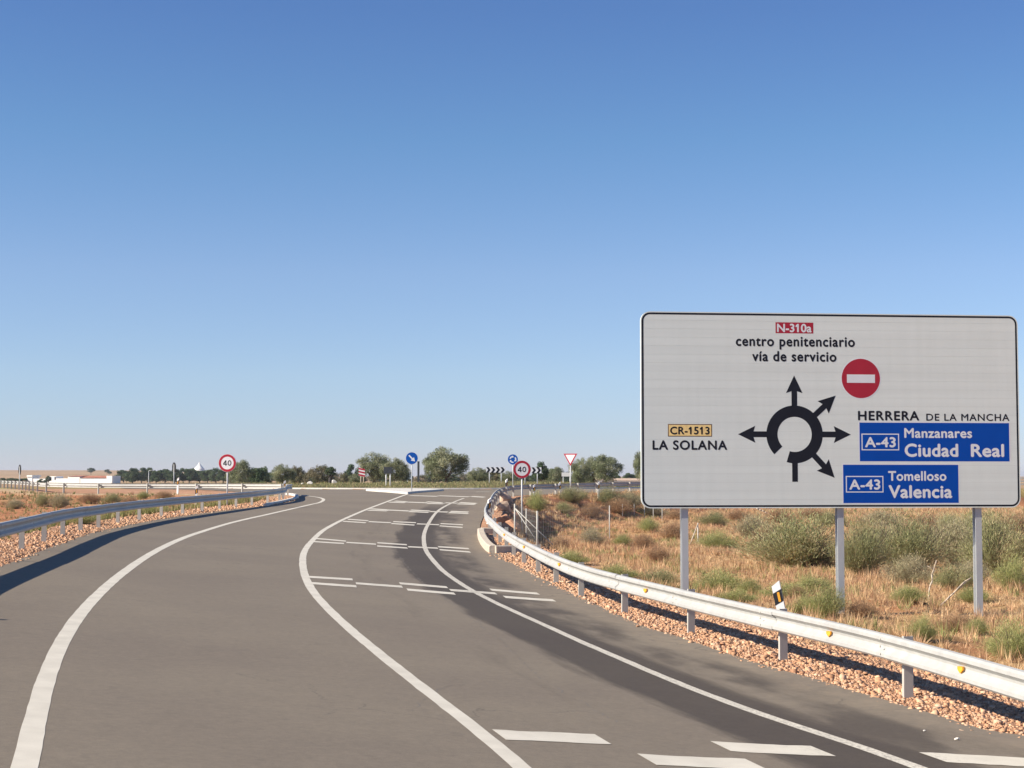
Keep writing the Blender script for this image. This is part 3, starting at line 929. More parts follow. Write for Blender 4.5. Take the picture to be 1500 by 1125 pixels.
def big_sign():
    ang = math.atan2(U.y, U.x)
    gz = ground_at(SO.x + 4, SO.y + .5)
    t = thing('direction_sign', 'large grey-white roundabout direction sign on three posts behind the right rail', 'road sign', (SO.x, SO.y, gz), ang)
    dz = SO.z - gz
    W3 = lambda u, v, w: (u, -w, v + dz)         # local: x along, -y towards traffic
    def poly(name, pts, w0, w1, mat, parent=t):
        me = MB().prism(pts, w0, w1, lambda x, z, y: W3(x, z, y)).mesh(mat)
        return put(name, me, parent)
    rad = 0.19
    def rr(inset, n=6):
        r = rad - inset
        out = []
        for cx, cy, a0 in ((SW - rad, SH - rad, 0), (rad, SH - rad, 90), (rad, rad, 180), (SW - rad, rad, 270)):
            for i in range(n + 1):
                a = R_(a0 + 90 * i / n); out.append((cx + r * math.cos(a), cy + r * math.sin(a)))
        return out
    def half(v, inset=0.0):     # x range of the rounded panel at height v
        e = 0
        for yc in (v - rad, SH - rad - v):
            if yc < 0: e = rad - math.sqrt(max(0, rad * rad - yc * yc))
        return e
    nsl = 23; hs = SH / nsl
    rnd = random.Random(5)
    for k in range(nsl):
        v0, v1 = k * hs + .0007, (k + 1) * hs - .0007
        vs = np.linspace(v0, v1, 5 if (k < 2 or k > nsl - 3) else 2)
        pts = [(half(v), v) for v in vs[::-1]] + [(SW - half(v), v) for v in vs]
        o = poly('slat', pts, -.03, .0 + rnd.uniform(-.0003, .0002), M['sheet'])
    poly('back_plate', rr(.03), -.045, -.012, M['rail_post'])
    # pale rim and black border
    def frame(name, i0, i1, w0, w1, mat):
        A, B = rr(i0), rr(i1); n = len(A)
        V = [W3(x, z, w1) for x, z in A] + [W3(x, z, w1) for x, z in B] + [W3(x, z, w0) for x, z in A] + [W3(x, z, w0) for x, z in B]
        F = []
        for i in range(n):
            j = (i + 1) % n
            F += [(i, j, n + j, n + i), (i, 2 * n + i, 2 * n + j, j), (n + i, n + j, 3 * n + j, 3 * n + i)]
        me = mesh_from(V, F, mat)
        bm_ = bmesh.new(); bm_.from_mesh(me); bmesh.ops.recalc_face_normals(bm_, faces=bm_.faces); bm_.to_mesh(me); bm_.free()
        put(name, me, t)
    frame('rim', -.002, .018, -.05, .0012, M['sheet'])
    frame('border', .020, .058, .0003, .0009, M['black'])
    # posts (IPN section)
    for px, pb in ((1004.2, 897), (1232.5, 886), (1434.8, 881)):
        u = S(px, 750)[0]
        base = SO + U * u
        g = ground_at(base.x, base.y)
        hh = dz + SH * .93
        gl = g - gz - .5
        m_ = MB()
        pr = [(-.07, -.08), (.07, -.08), (.07, -.066), (.006, -.066), (.006, .066), (.07, .066), (.07, .08), (-.07, .08), (-.07, .066), (-.006, .066), (-.006, -.066), (-.07, -.066)]
        yc = .045 + .085
        m_.prism([(x * .95, y + yc) for x, y in pr], gl, hh, lambda x, z, y: (u + x, z, y))
        put('post', m_.mesh(M['sign_post']), t)
        put('clamp', MB().box((u, .055, dz + .25), (.22, .03, .05)).box((u, .055, dz + SH * .6), (.22, .03, .05)).mesh(M['sign_post']), t)
    def rect(name, x0, y0, x1, y1, w, mat, parent=t):
        a = S(x0, y0); b = S(x1, y0); c = S(x1, y1); d = S(x0, y1)
        u0, u1 = (a[0] + d[0]) / 2, (b[0] + c[0]) / 2; v0, v1 = (c[1] + d[1]) / 2, (a[1] + b[1]) / 2
        return poly(name, [(u0, v0), (u1, v0), (u1, v1), (u0, v1)], .0003, w, mat, parent), (u0, v0, u1, v1)
    def word(body, x0, x1, ybase, h_px, mat, w=.0016, lower=False, space=1.08, bold=.03, parent=t):
        xc = (x0 + x1) / 2
        u0 = S(x0, ybase)[0]; u1 = S(x1, ybase)[0]
        vb = S(xc, ybase)[1]; vt = S(xc, ybase - h_px)[1]
        V, F = text_mesh(body, bold, space)
        k = (vt - vb) / (XH if lower else CAPH)
        mn, mx = V[:, 0].min(), V[:, 0].max()
        X = u0 + (V[:, 0] - mn) / (mx - mn) * (u1 - u0)
        Z = vb + V[:, 1] * k
        VV = [W3(a, b, w + c) for a, b, c in zip(X, Z, V[:, 2])]
        me = mesh_from(VV, F, mat)
        return put('lettering', me, parent)
    K, Wt = M['black'], M['sign_white']
    b, _ = rect('red_panel', 1136, 472.3, 1191.3, 488.3, .0009, M['red'])
    word('N-310a', 1138.2, 1189, 486.2, 11.5, Wt, parent=t, space=1.0)
    word('centro penitenciario', 1077.8, 1252.3, 507, 9.4, K, lower=True, space=1.1)
    word('vía de servicio', 1101.8, 1225.3, 529, 9.4, K, lower=True, space=1.1)
    # no entry disc
    cx, cz = S(1261, 554.4); r = abs(S(1289, 554.4)[0] - cx)
    poly('white_disc', [(cx + (r + .02) * math.cos(a), cz + (r + .02) * math.sin(a)) for a in np.linspace(0, 2 * math.pi, 48, endpoint=False)], .0003, .0009, Wt)
    poly('red_disc', [(cx + r * math.cos(a), cz + r * math.sin(a)) for a in np.linspace(0, 2 * math.pi, 48, endpoint=False)], .001, .0016, M['red'])
    rect('white_bar', 1240.6, 548.6, 1281.6, 560.8, .0024, Wt)
    # roundabout symbol
    cx, cz = S(1164, 636.3); k = (S(1205.2, 636.3)[0] - cx) / 41.2
    Ro, Ri = 41.2 * k, 25.0 * k
    a0, a1 = R_(253 - 360), R_(223.5)
    n = 60
    arc = [a0 + (a1 - a0) * i / n for i in range(n + 1)]
    V = [W3(cx + Ro * math.cos(a), cz + Ro * math.sin(a), w) for w in (.0003, .001) for a in arc] + [W3(cx + Ri * math.cos(a), cz + Ri * math.sin(a), w) for w in (.0003, .001) for a in arc]
    N = n + 1
    F = []
    for i in range(n):
        F += [(N + i, N + i + 1, 3 * N + i + 1, 3 * N + i), (i, i + 1, N + i + 1, N + i), (2 * N + i, 2 * N + i + 1, 3 * N + i + 1, 3 * N + i)]
    put('ring_symbol', mesh_from(V, F, K), t)
    def arrow(deg, tip, bow=1.0):
        a = R_(deg); c, s = math.cos(a), math.sin(a)
        loc = [(39.5, -4.1), (tip - 22.5, -4.1), (tip - 25, -12), (tip, 0), (tip - 25, 12), (tip - 22.5, 4.1), (39.5, 4.1)]
        poly('arrow', [(cx + (x * c - y * s) * k, cz + (x * s + y * c) * k) for x, y in loc], .0004, .0013, K)
    for deg, tp in ((90, 84), (180, 82.4), (0, 82.4), (42.5, 82.3), (-46.8, 84.6)): arrow(deg, tp)
    poly('stub', [(cx - 4.1 * k, cz - 40 * k), (cx + 4.1 * k, cz - 40 * k), (cx + 4.1 * k, cz - 67.3 * k), (cx - 4.1 * k, cz - 67.3 * k)], .0004, .0013, K)
    rect('plate_border', 978.4, 621.2, 1043, 639.6, .0008, M['brown'])
    rect('yellow_plate', 979.6, 622.4, 1041.8, 638.4, .0013, M['yellow'])
    word('CR-1513', 981.6, 1039.6, 636, 10.6, K, w=.002, space=1.05)
    word('LA SOLANA', 955.8, 1065.2, 658.4, 12.9, K, space=1.12)
    word('HERRERA', 1256.8, 1346.6, 615.4, 13, K, space=1.12)
    word('DE LA MANCHA', 1356.8, 1478.6, 616.2, 9.8, K, space=1.12, bold=.016)
    rect('panel_border', 1257.6, 617.6, 1480.2, 677.4, .0008, M['sign_white'])
    rect('blue_panel', 1259.2, 619.4, 1478.4, 675.8, .0013, M['blue'])
    rect('panel_border', 1233.6, 679.2, 1405.4, 738.4, .0008, M['sign_white'])
    rect('blue_panel', 1235.2, 680.8, 1404, 736.8, .0013, M['blue'])
    for (x0, y0, x1, y1), tx, tb in (((1262, 635.2, 1317, 659.6), (1267, 1312.2), 654.6), ((1239, 697.2, 1294, 721.4), (1244, 1289.6), 716.6)):
        rect('number_frame', x0, y0, x1, y1, .0018, Wt)
        rect('number_plate', x0 + 1.5, y0 + 1.5, x1 - 1.5, y1 - 1.5, .0023, M['blue'])
        word('A-43', tx[0], tx[1], tb, 13.8, Wt, w=.0028, space=1.05)
    word('Manzanares', 1324.6, 1424, 641, 13.4, Wt, w=.0022, space=1.05, bold=.028)
    word('Ciudad', 1325.2, 1403.8, 668.4, 17.8, Wt, w=.0022, space=1.05, bold=.032)
    word('Real', 1422.2, 1471, 668.6, 17.6, Wt, w=.0022, space=1.05, bold=.032)
    word('Tomelloso', 1301, 1386.4, 703.8, 13.4, Wt, w=.0022, space=1.05, bold=.028)
    word('Valencia', 1301.6, 1395, 728.8, 17.6, Wt, w=.0022, space=1.05, bold=.032)
big_sign()

# ------------------------------------------------------------------ small traffic signs
def disc_pts(r, n=40, cx=0, cz=0): return [(cx + r * math.cos(2 * math.pi * i / n), cz + r * math.sin(2 * math.pi * i / n)) for i in range(n)]
def face(name, pts, y0, y1, mat, parent, h):
    me = MB().prism([(x, z + h) for x, z in pts], -y0, -y1).mesh(mat)
    return put(name, me, parent)
def flat_text(body, w, h, cx, cz, y, mat, parent, bold=.03):
    V, F = text_mesh(body, bold, 1.0)
    mn, mx = V[:, 0].min(), V[:, 0].max(); b0, b1 = V[:, 1].min(), V[:, 1].max()
    X = cx + ((V[:, 0] - mn) / (mx - mn) - .5) * w; Z = cz + ((V[:, 1] - b0) / (b1 - b0) - .5) * h
    put('lettering', mesh_from([(a, -y - c, b) for a, b, c in zip(X, Z, V[:, 2])], F, mat), parent)
def sign_root(name, label, cat, px, Y, pyc, D, rz=0.0, road=False, base_z=None):
    """sign whose centre is seen at (px, pyc); returns the thing and the centre's height over its base"""
    x, y, zc = AT(px, Y, pyc)
    g = base_z if base_z is not None else (float(Rz(x, y)) if road else ground_at(x, y))
    t = thing(name, label, cat, (x, y, g), rz)
    return t, zc - g
def pole(t, h, r=.04, mat='sign_post', sink=.3, x=0, y=.05):
    put('post', MB().tube((x, y, -sink), (x, y, h), r, n=10).mesh(M[mat]), t)

for lab, px, Y, pyc, rz, road in (
        ('round red ringed 40 sign standing behind the left guard rail', 333, 83, 678.2, -.08, False),
        ('round red ringed 40 sign on a tall post behind the right rail bend', 764.6, 83, 687.6, .06, False)):
    t, h = sign_root('speed_limit_sign', lab, 'road sign', px, Y, pyc, .9, rz, road)
    pole(t, h + .3)
    face('back_plate', disc_pts(.452), -.02, .004, M['rail_post'], t, h)
    face('white_disc', disc_pts(.45), .0045, .007, M['sign_white'], t, h)
    A, B = disc_pts(.44), disc_pts(.325); n = len(A)
    V = [(x, -.011, z + h) for x, z in A] + [(x, -.011, z + h) for x, z in B]
    put('red_ring', mesh_from(V, [(i, (i + 1) % n, n + (i + 1) % n, n + i) for i in range(n)], M['red']), t)
    q = MB(); s4 = .042
    def bar(x0, z0, x1, z1, yy, ww=s4):
        dx, dz = x1 - x0, z1 - z0; L = math.hypot(dx, dz); nx, nz = -dz / L * ww / 2, dx / L * ww / 2
        q.bm.faces.new([q.bm.verts.new((a, -yy, b + h)) for a, b in ((x0 + nx, z0 + nz), (x0 - nx, z0 - nz), (x1 - nx, z1 - nz), (x1 + nx, z1 + nz))])
    bar(-.215, -.062, -.01, -.062, .0115); bar(-.075, -.137, -.075, .137, .0118); bar(-.20, -.055, -.072, .125, .0121, .046)
    put('numeral', q.mesh(M['black']), t)
    A = [(.115 + .095 * math.cos(2 * math.pi * i / 28), .137 * math.sin(2 * math.pi * i / 28)) for i in range(28)]
    B = [(.115 + .052 * math.cos(2 * math.pi * i / 28), .092 * math.sin(2 * math.pi * i / 28)) for i in range(28)]
    V = [(x, -.0115, z + h) for x, z in A] + [(x, -.0115, z + h) for x, z in B]
    put('numeral', mesh_from(V, [(i, (i + 1) % 28, 28 + (i + 1) % 28, 28 + i) for i in range(28)], M['black']), t)

# keep right arrow on the splitter island
t, h = sign_root('keep_right_sign', 'blue round sign with white diagonal arrow on the pale traffic island', 'road sign', 603.2, 119, 671.2, .9, road=True)
pole(t, h + .3, .035, sink=.05)
face('back_plate', disc_pts(.452), -.02, .004, M['rail_post'], t, h)
face('white_rim', disc_pts(.45), .0045, .006, M['sign_white'], t, h)
face('blue_disc', disc_pts(.43), .007, .009, M['blue2'], t, h)
a = R_(-45); c_, s_ = math.cos(a), math.sin(a)
arr = [(-.30, -.05), (.06, -.05), (.06, -.17), (.33, 0), (.06, .17), (.06, .05), (-.30, .05)]
face('arrow', [(x * c_ - y * s_, x * s_ + y * c_) for x, y in arr], .010, .013, M['sign_white'], t, h)

# roundabout sign
t, h = sign_root('roundabout_sign', 'small blue round sign with circling arrows just left of the 40 sign', 'road sign', 751.3, 146, 673, .9, road=True)
pole(t, h + .3, .045)
face('back_plate', disc_pts(.452), -.02, .004, M['rail_post'], t, h)
face('blue_disc', disc_pts(.45), .007, .009, M['blue2'], t, h)
for k in range(3):
    aa = [R_(100 + 120 * k + i * 8) for i in range(9)]
    pts = [(.31 * math.cos(q), .31 * math.sin(q)) for q in aa] + [(.20 * math.cos(q), .20 * math.sin(q)) for q in aa[::-1]]
    face('curved_arrow', pts, .010, .013, M['sign_white'], t, h)
    q0 = aa[0]
    face('arrow_head', [(.37 * math.cos(q0), .37 * math.sin(q0)), (.14 * math.cos(q0), .14 * math.sin(q0)), (.25 * math.cos(q0 - .55), .25 * math.sin(q0 - .55))][::-1], .010, .013, M['sign_white'], t, h)

# yield sign
t, h = sign_root('yield_sign', 'white triangular give way sign with red rim, point down, by the far rail', 'road sign', 835.5, 115.0, 670.5, .9, rz=-.32)
pole(t, h + .1, .045, sink=.6)
def tri(w): return [(-w / 2, w * .289), (w / 2, w * .289), (0, -w * .577)]
face('back_plate', tri(1.0), -.03, .003, M['rail_post'], t, h)
face('red_rim', tri(.99), .004, .008, M['red'], t, h)
face('white_face', tri(.72), .009, .012, M['sign_white'], t, h)

# chevron boards
def chevron(label, x0, x1, y0, y1, Y, n, ztop_clip=None):
    xa, _, zt_ = AT(x0, Y, y0); xb, _, zb_ = AT(x1, Y, y1)
    w, hh = xb - xa, zt_ - zb_
    g = ground_at((xa + xb) / 2, Y)
    t = thing('chevron_board', label, 'chevron board', ((xa + xb) / 2, Y, g))
    hb = zb_ - g
    put('board', MB().prism([(-w / 2, hb), (w / 2, hb), (w / 2, hb + hh), (-w / 2, hb + hh)], 0, .04).mesh(M['sign_white']), t)
    cw = w / n
    for k in range(n):
        xL = -w / 2 + k * cw
        b = cw * .5
        pts = [(xL, hb), (xL + b, hb), (xL + b + cw * .42, hb + hh / 2), (xL + b, hb + hh), (xL, hb + hh), (xL + cw * .42, hb + hh / 2)]
        pts = [(min(max(x, -w / 2 + .01), w / 2 - .01), z) for x, z in pts]
        put('black_chevron', MB().prism(pts, -.006, -.001).mesh(M['black']), t)
    for f in (-.32, .3):
        put('post', MB().tube((w * f, .07, -.3), (w * f, .07, hb + hh * .9), .05, n=8).mesh(M['sign_post']), t)
chevron('black and white chevron board on two posts left of the blue round sign', 712, 740, 684.3, 692.2, 158, 4)
chevron('black and white chevron board partly hidden by the right 40 sign', 764, 793, 684.6, 693, 158, 4)

# red and white hatched panel tilted beside the olive
t, h = sign_root('hatched_panel', 'small tilted red and white striped panel left of the broad olive tree', 'road sign', 530, 182, 690.5, 1.0)
w, hh = .7, .95
m_ = MB().prism([(-w / 2, h - hh / 2), (w / 2, h - hh / 2 - .15), (w / 2, h + hh / 2 - .25), (-w / 2, h + hh / 2)], 0, .03)
put('panel', m_.mesh(M['sign_white']), t)
for k in range(3):
    zc = h - hh / 2 + .02 + k * .34
    put('red_stripe', MB().prism([(-w / 2, zc), (w / 2, zc - .15), (w / 2, zc + .03), (-w / 2, zc + .18)], -.006, -.001).mesh(M['red']), t)
put('post', MB().tube((-.1, .05, -.3), (-.1, .05, h), .05).mesh(M['stalk']), t)
put('post', MB().tube((.2, .05, -.3), (.2, .05, h), .05).mesh(M['stalk']), t)

# grey panel seen from behind on two posts
t, h = sign_root('blank_panel', 'dark grey panel on two white posts in front of the broad olive', 'road sign', 568.5, 150, 689, 1.0)
put('panel', MB().box((0, 0, h), (.80, .05, .62), bevel=.01).mesh(M['dark_steel']), t)
for x in (-.19, .19): put('post', MB().tube((x, .06, -.3), (x, .06, h), .045).mesh(M['white_plastic']), t)
# white board beyond the right rail
t, h = sign_root('white_board', 'small white blank board on two posts behind the give way sign', 'road sign', 830, 205, 695, 1.0)
put('panel', MB().box((0, 0, h), (1.25, .04, .5)).mesh(M['sign_white']), t)
for x in (-.42, .42): put('post', MB().tube((x, .05, -1.2), (x, .05, h), .05).mesh(M['sign_post']), t)
# pale blue board left of the island sign
t, h = sign_root('pale_board', 'low pale blue grey board just left of the blue arrow sign', 'road sign', 597, 260, 697.5, 1.0)
put('panel', MB().box((0, 0, h), (1.2, .05, .9)).mesh(plain('pale_blue_paint', (.38, .47, .56), .5)), t)
put('post', MB().tube((0, .08, -.4), (0, .08, h), .06).mesh(M['sign_post']), t)
# dark square column
x, y, z = AT(613, 240, 676.5); g = ground_at(x, y)
t = thing('dark_column', 'tall dark square column standing right of the blue arrow sign', 'column', (x, y, g))
put('shaft', MB().box((0, 0, (z - g) / 2), (.30, .30, z - g)).mesh(M['dark_steel']), t)
put('cap', MB().box((0, 0, z - g + .03), (.36, .36, .08), bevel=.01).mesh(M['dark_steel']), t)
# two round signs seen nearly edge-on at the left
for lab, px, Y, pyc, rz in (('thin round sign seen edge on, alone over the far left rail', 29, 142, 688.2, 2.1),
                            ('dark oval back of a round sign before the dark pine row', 255, 150, 684.5, 2.15)):
    t, h = sign_root('edge_on_sign', lab, 'road sign', px, Y, pyc, .9, rz)
    pole(t, h + .3, .04, y=0)
    face('plate', disc_pts(.45), -.015, .015, M['tar'], t, h)
    face('white_face', disc_pts(.44), .016, .019, M['sign_white'], t, h)

# ------------------------------------------------------------------ delineator posts
def hito_meshes():
    w, d = .13, .09
    def trap(z0a, z0b, z1a, z1b, g=0.0):   # slanted band between two heights at the left and right side
        s = w / 2 + g; q = d / 2 + g
        V = [(-s, -q, z0a), (s, -q, z0b), (s, q, z0b), (-s, q, z0a), (-s, -q, z1a), (s, -q, z1b), (s, q, z1b), (-s, q, z1a)]
        F = [(0, 3, 2, 1), (4, 5, 6, 7), (0, 1, 5, 4), (1, 2, 6, 5), (2, 3, 7, 6), (3, 0, 4, 7)]
        return V, F
    body = mesh_from(*trap(-.3, -.3, .95, 1.05), M['white_plastic'])
    band = mesh_from(*trap(.52, .60, .80, .88, .003), M['black_plastic'])
    refl = MB().box((.012, -d / 2 - .006, .70), (.045, .006, .20)).mesh(M['amber'])
    return body, band, refl
HB = hito_meshes()
def hito(label, x, y, z, rz=0.0, tilt=(0, 0), s=1.0):
    t = thing('delineator_post', label, 'delineator post', (x, y, z), rz)
    t.rotation_euler = (tilt[0], tilt[1], rz); t.scale = (s, s, s)
    for nm, me in zip(('body', 'black_band', 'reflector'), HB): put(nm, me, t)
def hito_px(label, px, Y, ptop, rz=0, tilt=(0, 0), s=1.0):
    x, y, z = AT(px, Y, ptop)
    hito(label, x, y, z - 1.0 * s, rz, tilt, s)
_b = HB
def _slab4(za, zb_, zc, zd, g=0.0):
    p, q = .065 + g, .045 + g
    return [(-p, -q, za), (p, -q, zb_), (p, q, zb_), (-p, q, za), (-p, -q, zc), (p, -q, zd), (p, q, zd), (-p, q, zc)], [(0, 3, 2, 1), (4, 5, 6, 7), (0, 1, 5, 4), (1, 2, 6, 5), (2, 3, 7, 6), (3, 0, 4, 7)]
HB = (mesh_from(*_slab4(.42, .42, .93, 1.0), M['white_plastic']), mesh_from(*_slab4(.635, .685, .82, .87, .003), M['black_plastic']), MB().box((.014, -.053, .755), (.036, .006, .145)).mesh(M['amber']))
x, y, z = AT(1147, 24.6, 901); hito('white roadside marker with amber strip leaning left behind the right rail', x + .08, y, z - .45, -.25, (0, -.20), .97)
HB = _b
hito_px('white marker with amber strip clipped to the rail at the right bend', 715.5, 74.5, 731, .5, (0, .05))
hito_px('white marker with black band standing behind the left rail', 287.5, 97, 712, 0, (0, .03))
hito_px('small white marker on the left rail just before its nose', 417, 107, 704.5, .2)
hito_px('white marker behind the far left rail below the dark oval sign', 260.5, 112, 700.5, -.3, (0, .03))
hito_px('small white marker above the far rail below the chevron board', 742, 111, 702.5, .6)
hito_px('white topped marker just right of the right 40 sign', 782.5, 110, 710, .2)
hito_px('white topped marker leaning left of the give way sign', 822, 113, 707, .2, (0, -.12))
hito_px('white topped marker in front of the far right olives', 877, 117, 706.5, .2)
hito('white marker outside the left rail nearest the camera', -7.5, 15.6, float(Rz(-7.5, 15.6)), 0, (0, .05), 1.25)
hito('white marker outside the left rail beyond the nearest one', -9.2, 21.8, float(Rz(-9.2, 21.8)), 0, (0, .05), 1.25)

# ------------------------------------------------------------------ wire fence
def fence():
    A = [(754, 738, 793), (771, 745, 795), (787, 748.5, 801), (893, 740.5, 794)]
    t0 = (*GT(754, 793), 0); g0 = ground_at(t0[0], t0[1])
    t = thing('wire_fence', 'low wire fence on thin grey posts in the dry field', 'fence', (t0[0], t0[1], g0))
    tops = []
    def fp(px, ptop, pbase, r=.03):
        x, y = GT(px, pbase); z = AT(px, y, ptop)[2]; g = ground_at(x, y)
        put('post', MB().tube((x - t0[0], y - t0[1], g - g0 - .4), (x - t0[0], y - t0[1], z - g0), r, n=6).mesh(M['rail_post']), t)
        tops.append((x - t0[0], y - t0[1], z - g0, g - g0)); return tops[-1]
    for a in A: fp(*a)
    b = fp(1022.5, 766, 800)
    for a in ((912, 738, 757), (929, 738, 758), (944, 740, 758), (957, 742, 762), (970, 744, 765)): fp(*a, r=.022)
    # braces
    for (i, dx) in ((0, 1.4), (0, .9)):
        q = tops[i]
        put('brace', MB().tube((q[0], q[1], q[2] - .15), (q[0] + dx, q[1] - .6, q[3] - .1), .016, n=6).mesh(M['rail_post']), t)
    put('brace', MB().tube((b[0], b[1], b[2] - .05), (b[0] - .45, b[1] - .5, b[3] + .1), .03, n=6).mesh(M['stalk']), t)
    w = MB()
    order = [tops[0], tops[1], tops[2], tops[3]]
    for p, q in zip(order[:-1], order[1:]):
        for f in np.linspace(.12, .96, 7):
            w.tube((p[0], p[1], p[3] + (p[2] - p[3]) * f), (q[0], q[1], q[3] + (q[2] - q[3]) * f), .0025, n=3, cap=False)
        L = math.hypot(q[0] - p[0], q[1] - p[1]); n = max(1, int(L / .7))
        for k in range(n):
            f = (k + .5) / n
            x, y = p[0] + (q[0] - p[0]) * f, p[1] + (q[1] - p[1]) * f
            w.tube((x, y, p[3] + (q[3] - p[3]) * f), (x, y, p[2] + (q[2] - p[2]) * f), .0015, n=3, cap=False)
    o = put('mesh_wire', w.mesh(M['rail_post']), t); o['kind'] = 'stuff'
fence()

# ------------------------------------------------------------------ loose stones of the shoulders
def stones():
    rs = np.random.RandomState(3)
    pts = []
    tR, nRr = normals2(lineR); tL, nLl = normals2(lineL)
    ol = np.array(outline + [outline[0]])
    def strip(line, nn, n, lo, hi, ymax, dens_pow):
        u = rs.rand(n) ** dens_pow
        i = (u * (len(line) - 1)).astype(int)
        ok = line[i][:, 1] < ymax
        o = rs.uniform(lo, hi, n)
        p = line[i] + nn[i] * o[:, None] + rs.normal(0, .2, (n, 2))
        return p[ok]
    iy = int(np.argmax(lineR[:, 1] > 62)); 
    a = strip(lineR[:iy], nRr[:iy], 130000, -1.9, 1.5, 62, 1.0)
    iy2 = int(np.argmax(lineL[:, 1] > 100))
    b = strip(lineL[:iy2], -nLl[:iy2], 62000, -2.3, .8, 100, 1.0)
    c = strip(lineR[iy:iy + 90], nRr[iy:iy + 90], 3500, .0, 3.0, 112, 1.0)
    p = np.concatenate([a, b, c])
    ins = inside(outline, p[:, 0], p[:, 1])
    dd = np.full(len(p), 9.0)
    dd[ins] = dist_line(ol, p[ins, 0], p[ins, 1])
    keep = ~ins | ((dd < .4) & (rs.rand(len(p)) < .7 * np.exp(-dd / .06)))
    p = p[keep & (p[:, 1] > 6)]
    n = len(p)
    sz = np.clip(rs.lognormal(-4.62, .5, n), .005, .036)
    sz = sz * (1 + .010 * np.clip(p[:, 1] - 15, 0, 60))
    cube = np.array([(x, y, z) for x in (-1, 1) for y in (-1, 1) for z in (-1, 1)], float)
    F0 = np.array([(0, 1, 3, 2), (4, 6, 7, 5), (0, 4, 5, 1), (2, 3, 7, 6), (0, 2, 6, 4), (1, 5, 7, 3)])
    F0 = F0[[0, 1, 2, 3, 5]]
    V = cube[None] * (1 + rs.uniform(-.45, .25, (n, 8, 3)))
    V[:, :, 2] *= rs.uniform(.4, .8, n)[:, None]; V[:, :, 0] *= rs.uniform(.7, 1.4, n)[:, None]
    a = rs.uniform(0, 6.28, n); b = rs.normal(0, .35, n)
    ca, sa, cb, sb = np.cos(a), np.sin(a), np.cos(b), np.sin(b)
    x, y, z = V[..., 0].copy(), V[..., 1].copy(), V[..., 2].copy()
    y, z = y * cb[:, None] - z * sb[:, None], y * sb[:, None] + z * cb[:, None]
    x, y = x * ca[:, None] - y * sa[:, None], x * sa[:, None] + y * ca[:, None]
    V = np.stack([x, y, z], -1) * sz[:, None, None]
    zz = Tz(p[:, 0], p[:, 1])
    V[..., 0] += p[:, 0:1]; V[..., 1] += p[:, 1:2]; V[..., 2] += (zz + sz * rs.uniform(-.1, .7, n))[:, None]
    F = (F0[None] + 8 * np.arange(n)[:, None, None]).reshape(-1, 4)
    base = np.array([[.55, .325, .195], [.50, .28, .16], [.57, .36, .225], [.59, .40, .27], [.44, .24, .14], [.54, .315, .185]])
    col = base[rs.randint(0, 6, n)] * rs.uniform(.75, 1.2, (n, 1))
    me = np_mesh('stones', V.reshape(-1, 3), F, M['stones'], np.repeat(col, 5, 0))
    put('shoulder_stones', me, kind='stuff', label='loose pinkish crushed stones along both road shoulders')
stones()

# ------------------------------------------------------------------ grass (one triangle per blade)
def blades(name, label, P, H, spread, wid, cols, per, rs, mat='blades'):
    n = len(P) * per
    c = np.repeat(P, per, 0); h = np.repeat(H, per) * rs.uniform(.45, 1.15, n)
    sp_ = np.repeat(spread, per)
    a = rs.uniform(0, 6.283, n); r0 = rs.rand(n) * .35 * sp_; lean = sp_ * rs.uniform(.2, 1.2, n)
    bx, by = c[:, 0] + np.cos(a) * r0, c[:, 1] + np.sin(a) * r0
    tx, ty = bx + np.cos(a) * lean, by + np.sin(a) * lean
    w = wid * rs.uniform(.6, 1.4, n) * (1 + np.clip(c[:, 1] - 30, 0, 200) * .014)
    q = rs.uniform(0, 6.283, n)
    wx, wy = np.cos(q) * w, np.sin(q) * w
    z = c[:, 2]
    V = np.stack([np.stack([bx - wx, by - wy, z], 1), np.stack([bx + wx, by + wy, z], 1), np.stack([tx, ty, z + h], 1)], 1).reshape(-1, 3)
    F = np.arange(3 * n).reshape(-1, 3)
    base = cols[rs.randint(0, len(cols), len(P))]
    col = np.repeat(base, per, 0) * rs.uniform(.7, 1.25, (n, 1))
    me = np_mesh(name, V, F, M[mat], col)
    return put(name, me, kind='stuff', label=label)
DRY = np.array([[.64, .44, .24], [.70, .51, .30], [.56, .37, .205], [.49, .325, .185], [.64, .41, .24], [.43, .25, .15]])
GRN = np.array([[.27, .28, .10], [.33, .32, .13], [.22, .245, .085], [.40, .36, .17]])
def scatter(rs, n, xr, yr, cond):
    u = rs.rand(n); y = yr[0] + (yr[1] - yr[0]) * u
    x = rs.uniform(xr[0], xr[1], n)
    x_, y_, dR, dL = zones(x, y)
    k = cond(x_, y_, dR, dL, rs.rand(n))
    x, y = x[k], y[k]
    return np.column_stack([x, y, Tz(x, y) - .02])
rs = np.random.RandomState(11)
fr = lambda x, y: (np.abs(x) < .34 * y + 3)
P = scatter(rs, 92000, (-2, 46), (14, 146), lambda x, y, r, l, q: (r > .8) & fr(x, y) & (q < np.clip(.12 + 1.0 * (hash_noise(x, y, .55) * .5 + .5) + .3 * hash_noise(x, y, 1.9), 0, 1) * sstep(np.where(y > 60, .5, 1.2), np.where(y > 60, 1.4, 3.2), r)))
blades('dry_grass', 'golden dry grass over the field behind the right guard rail', P, rs.uniform(.10, .36, len(P)) * (1 + .35 * hash_noise(P[:, 0], P[:, 1], .8)), rs.uniform(.05, .24, len(P)), .007, DRY, 15, rs)
P = scatter(rs, 40000, (-2, 46), (14, 140), lambda x, y, r, l, q: (r > 2.0) & fr(x, y) & (q < sstep(.05, .6, hash_noise(x + 11, y + 4, .42)) * .8))
blades('green_grass', 'yellow green weeds scattered among the dry grass on the right', P, rs.uniform(.12, .36, len(P)), rs.uniform(.05, .2, len(P)), .007, GRN, 14, rs)
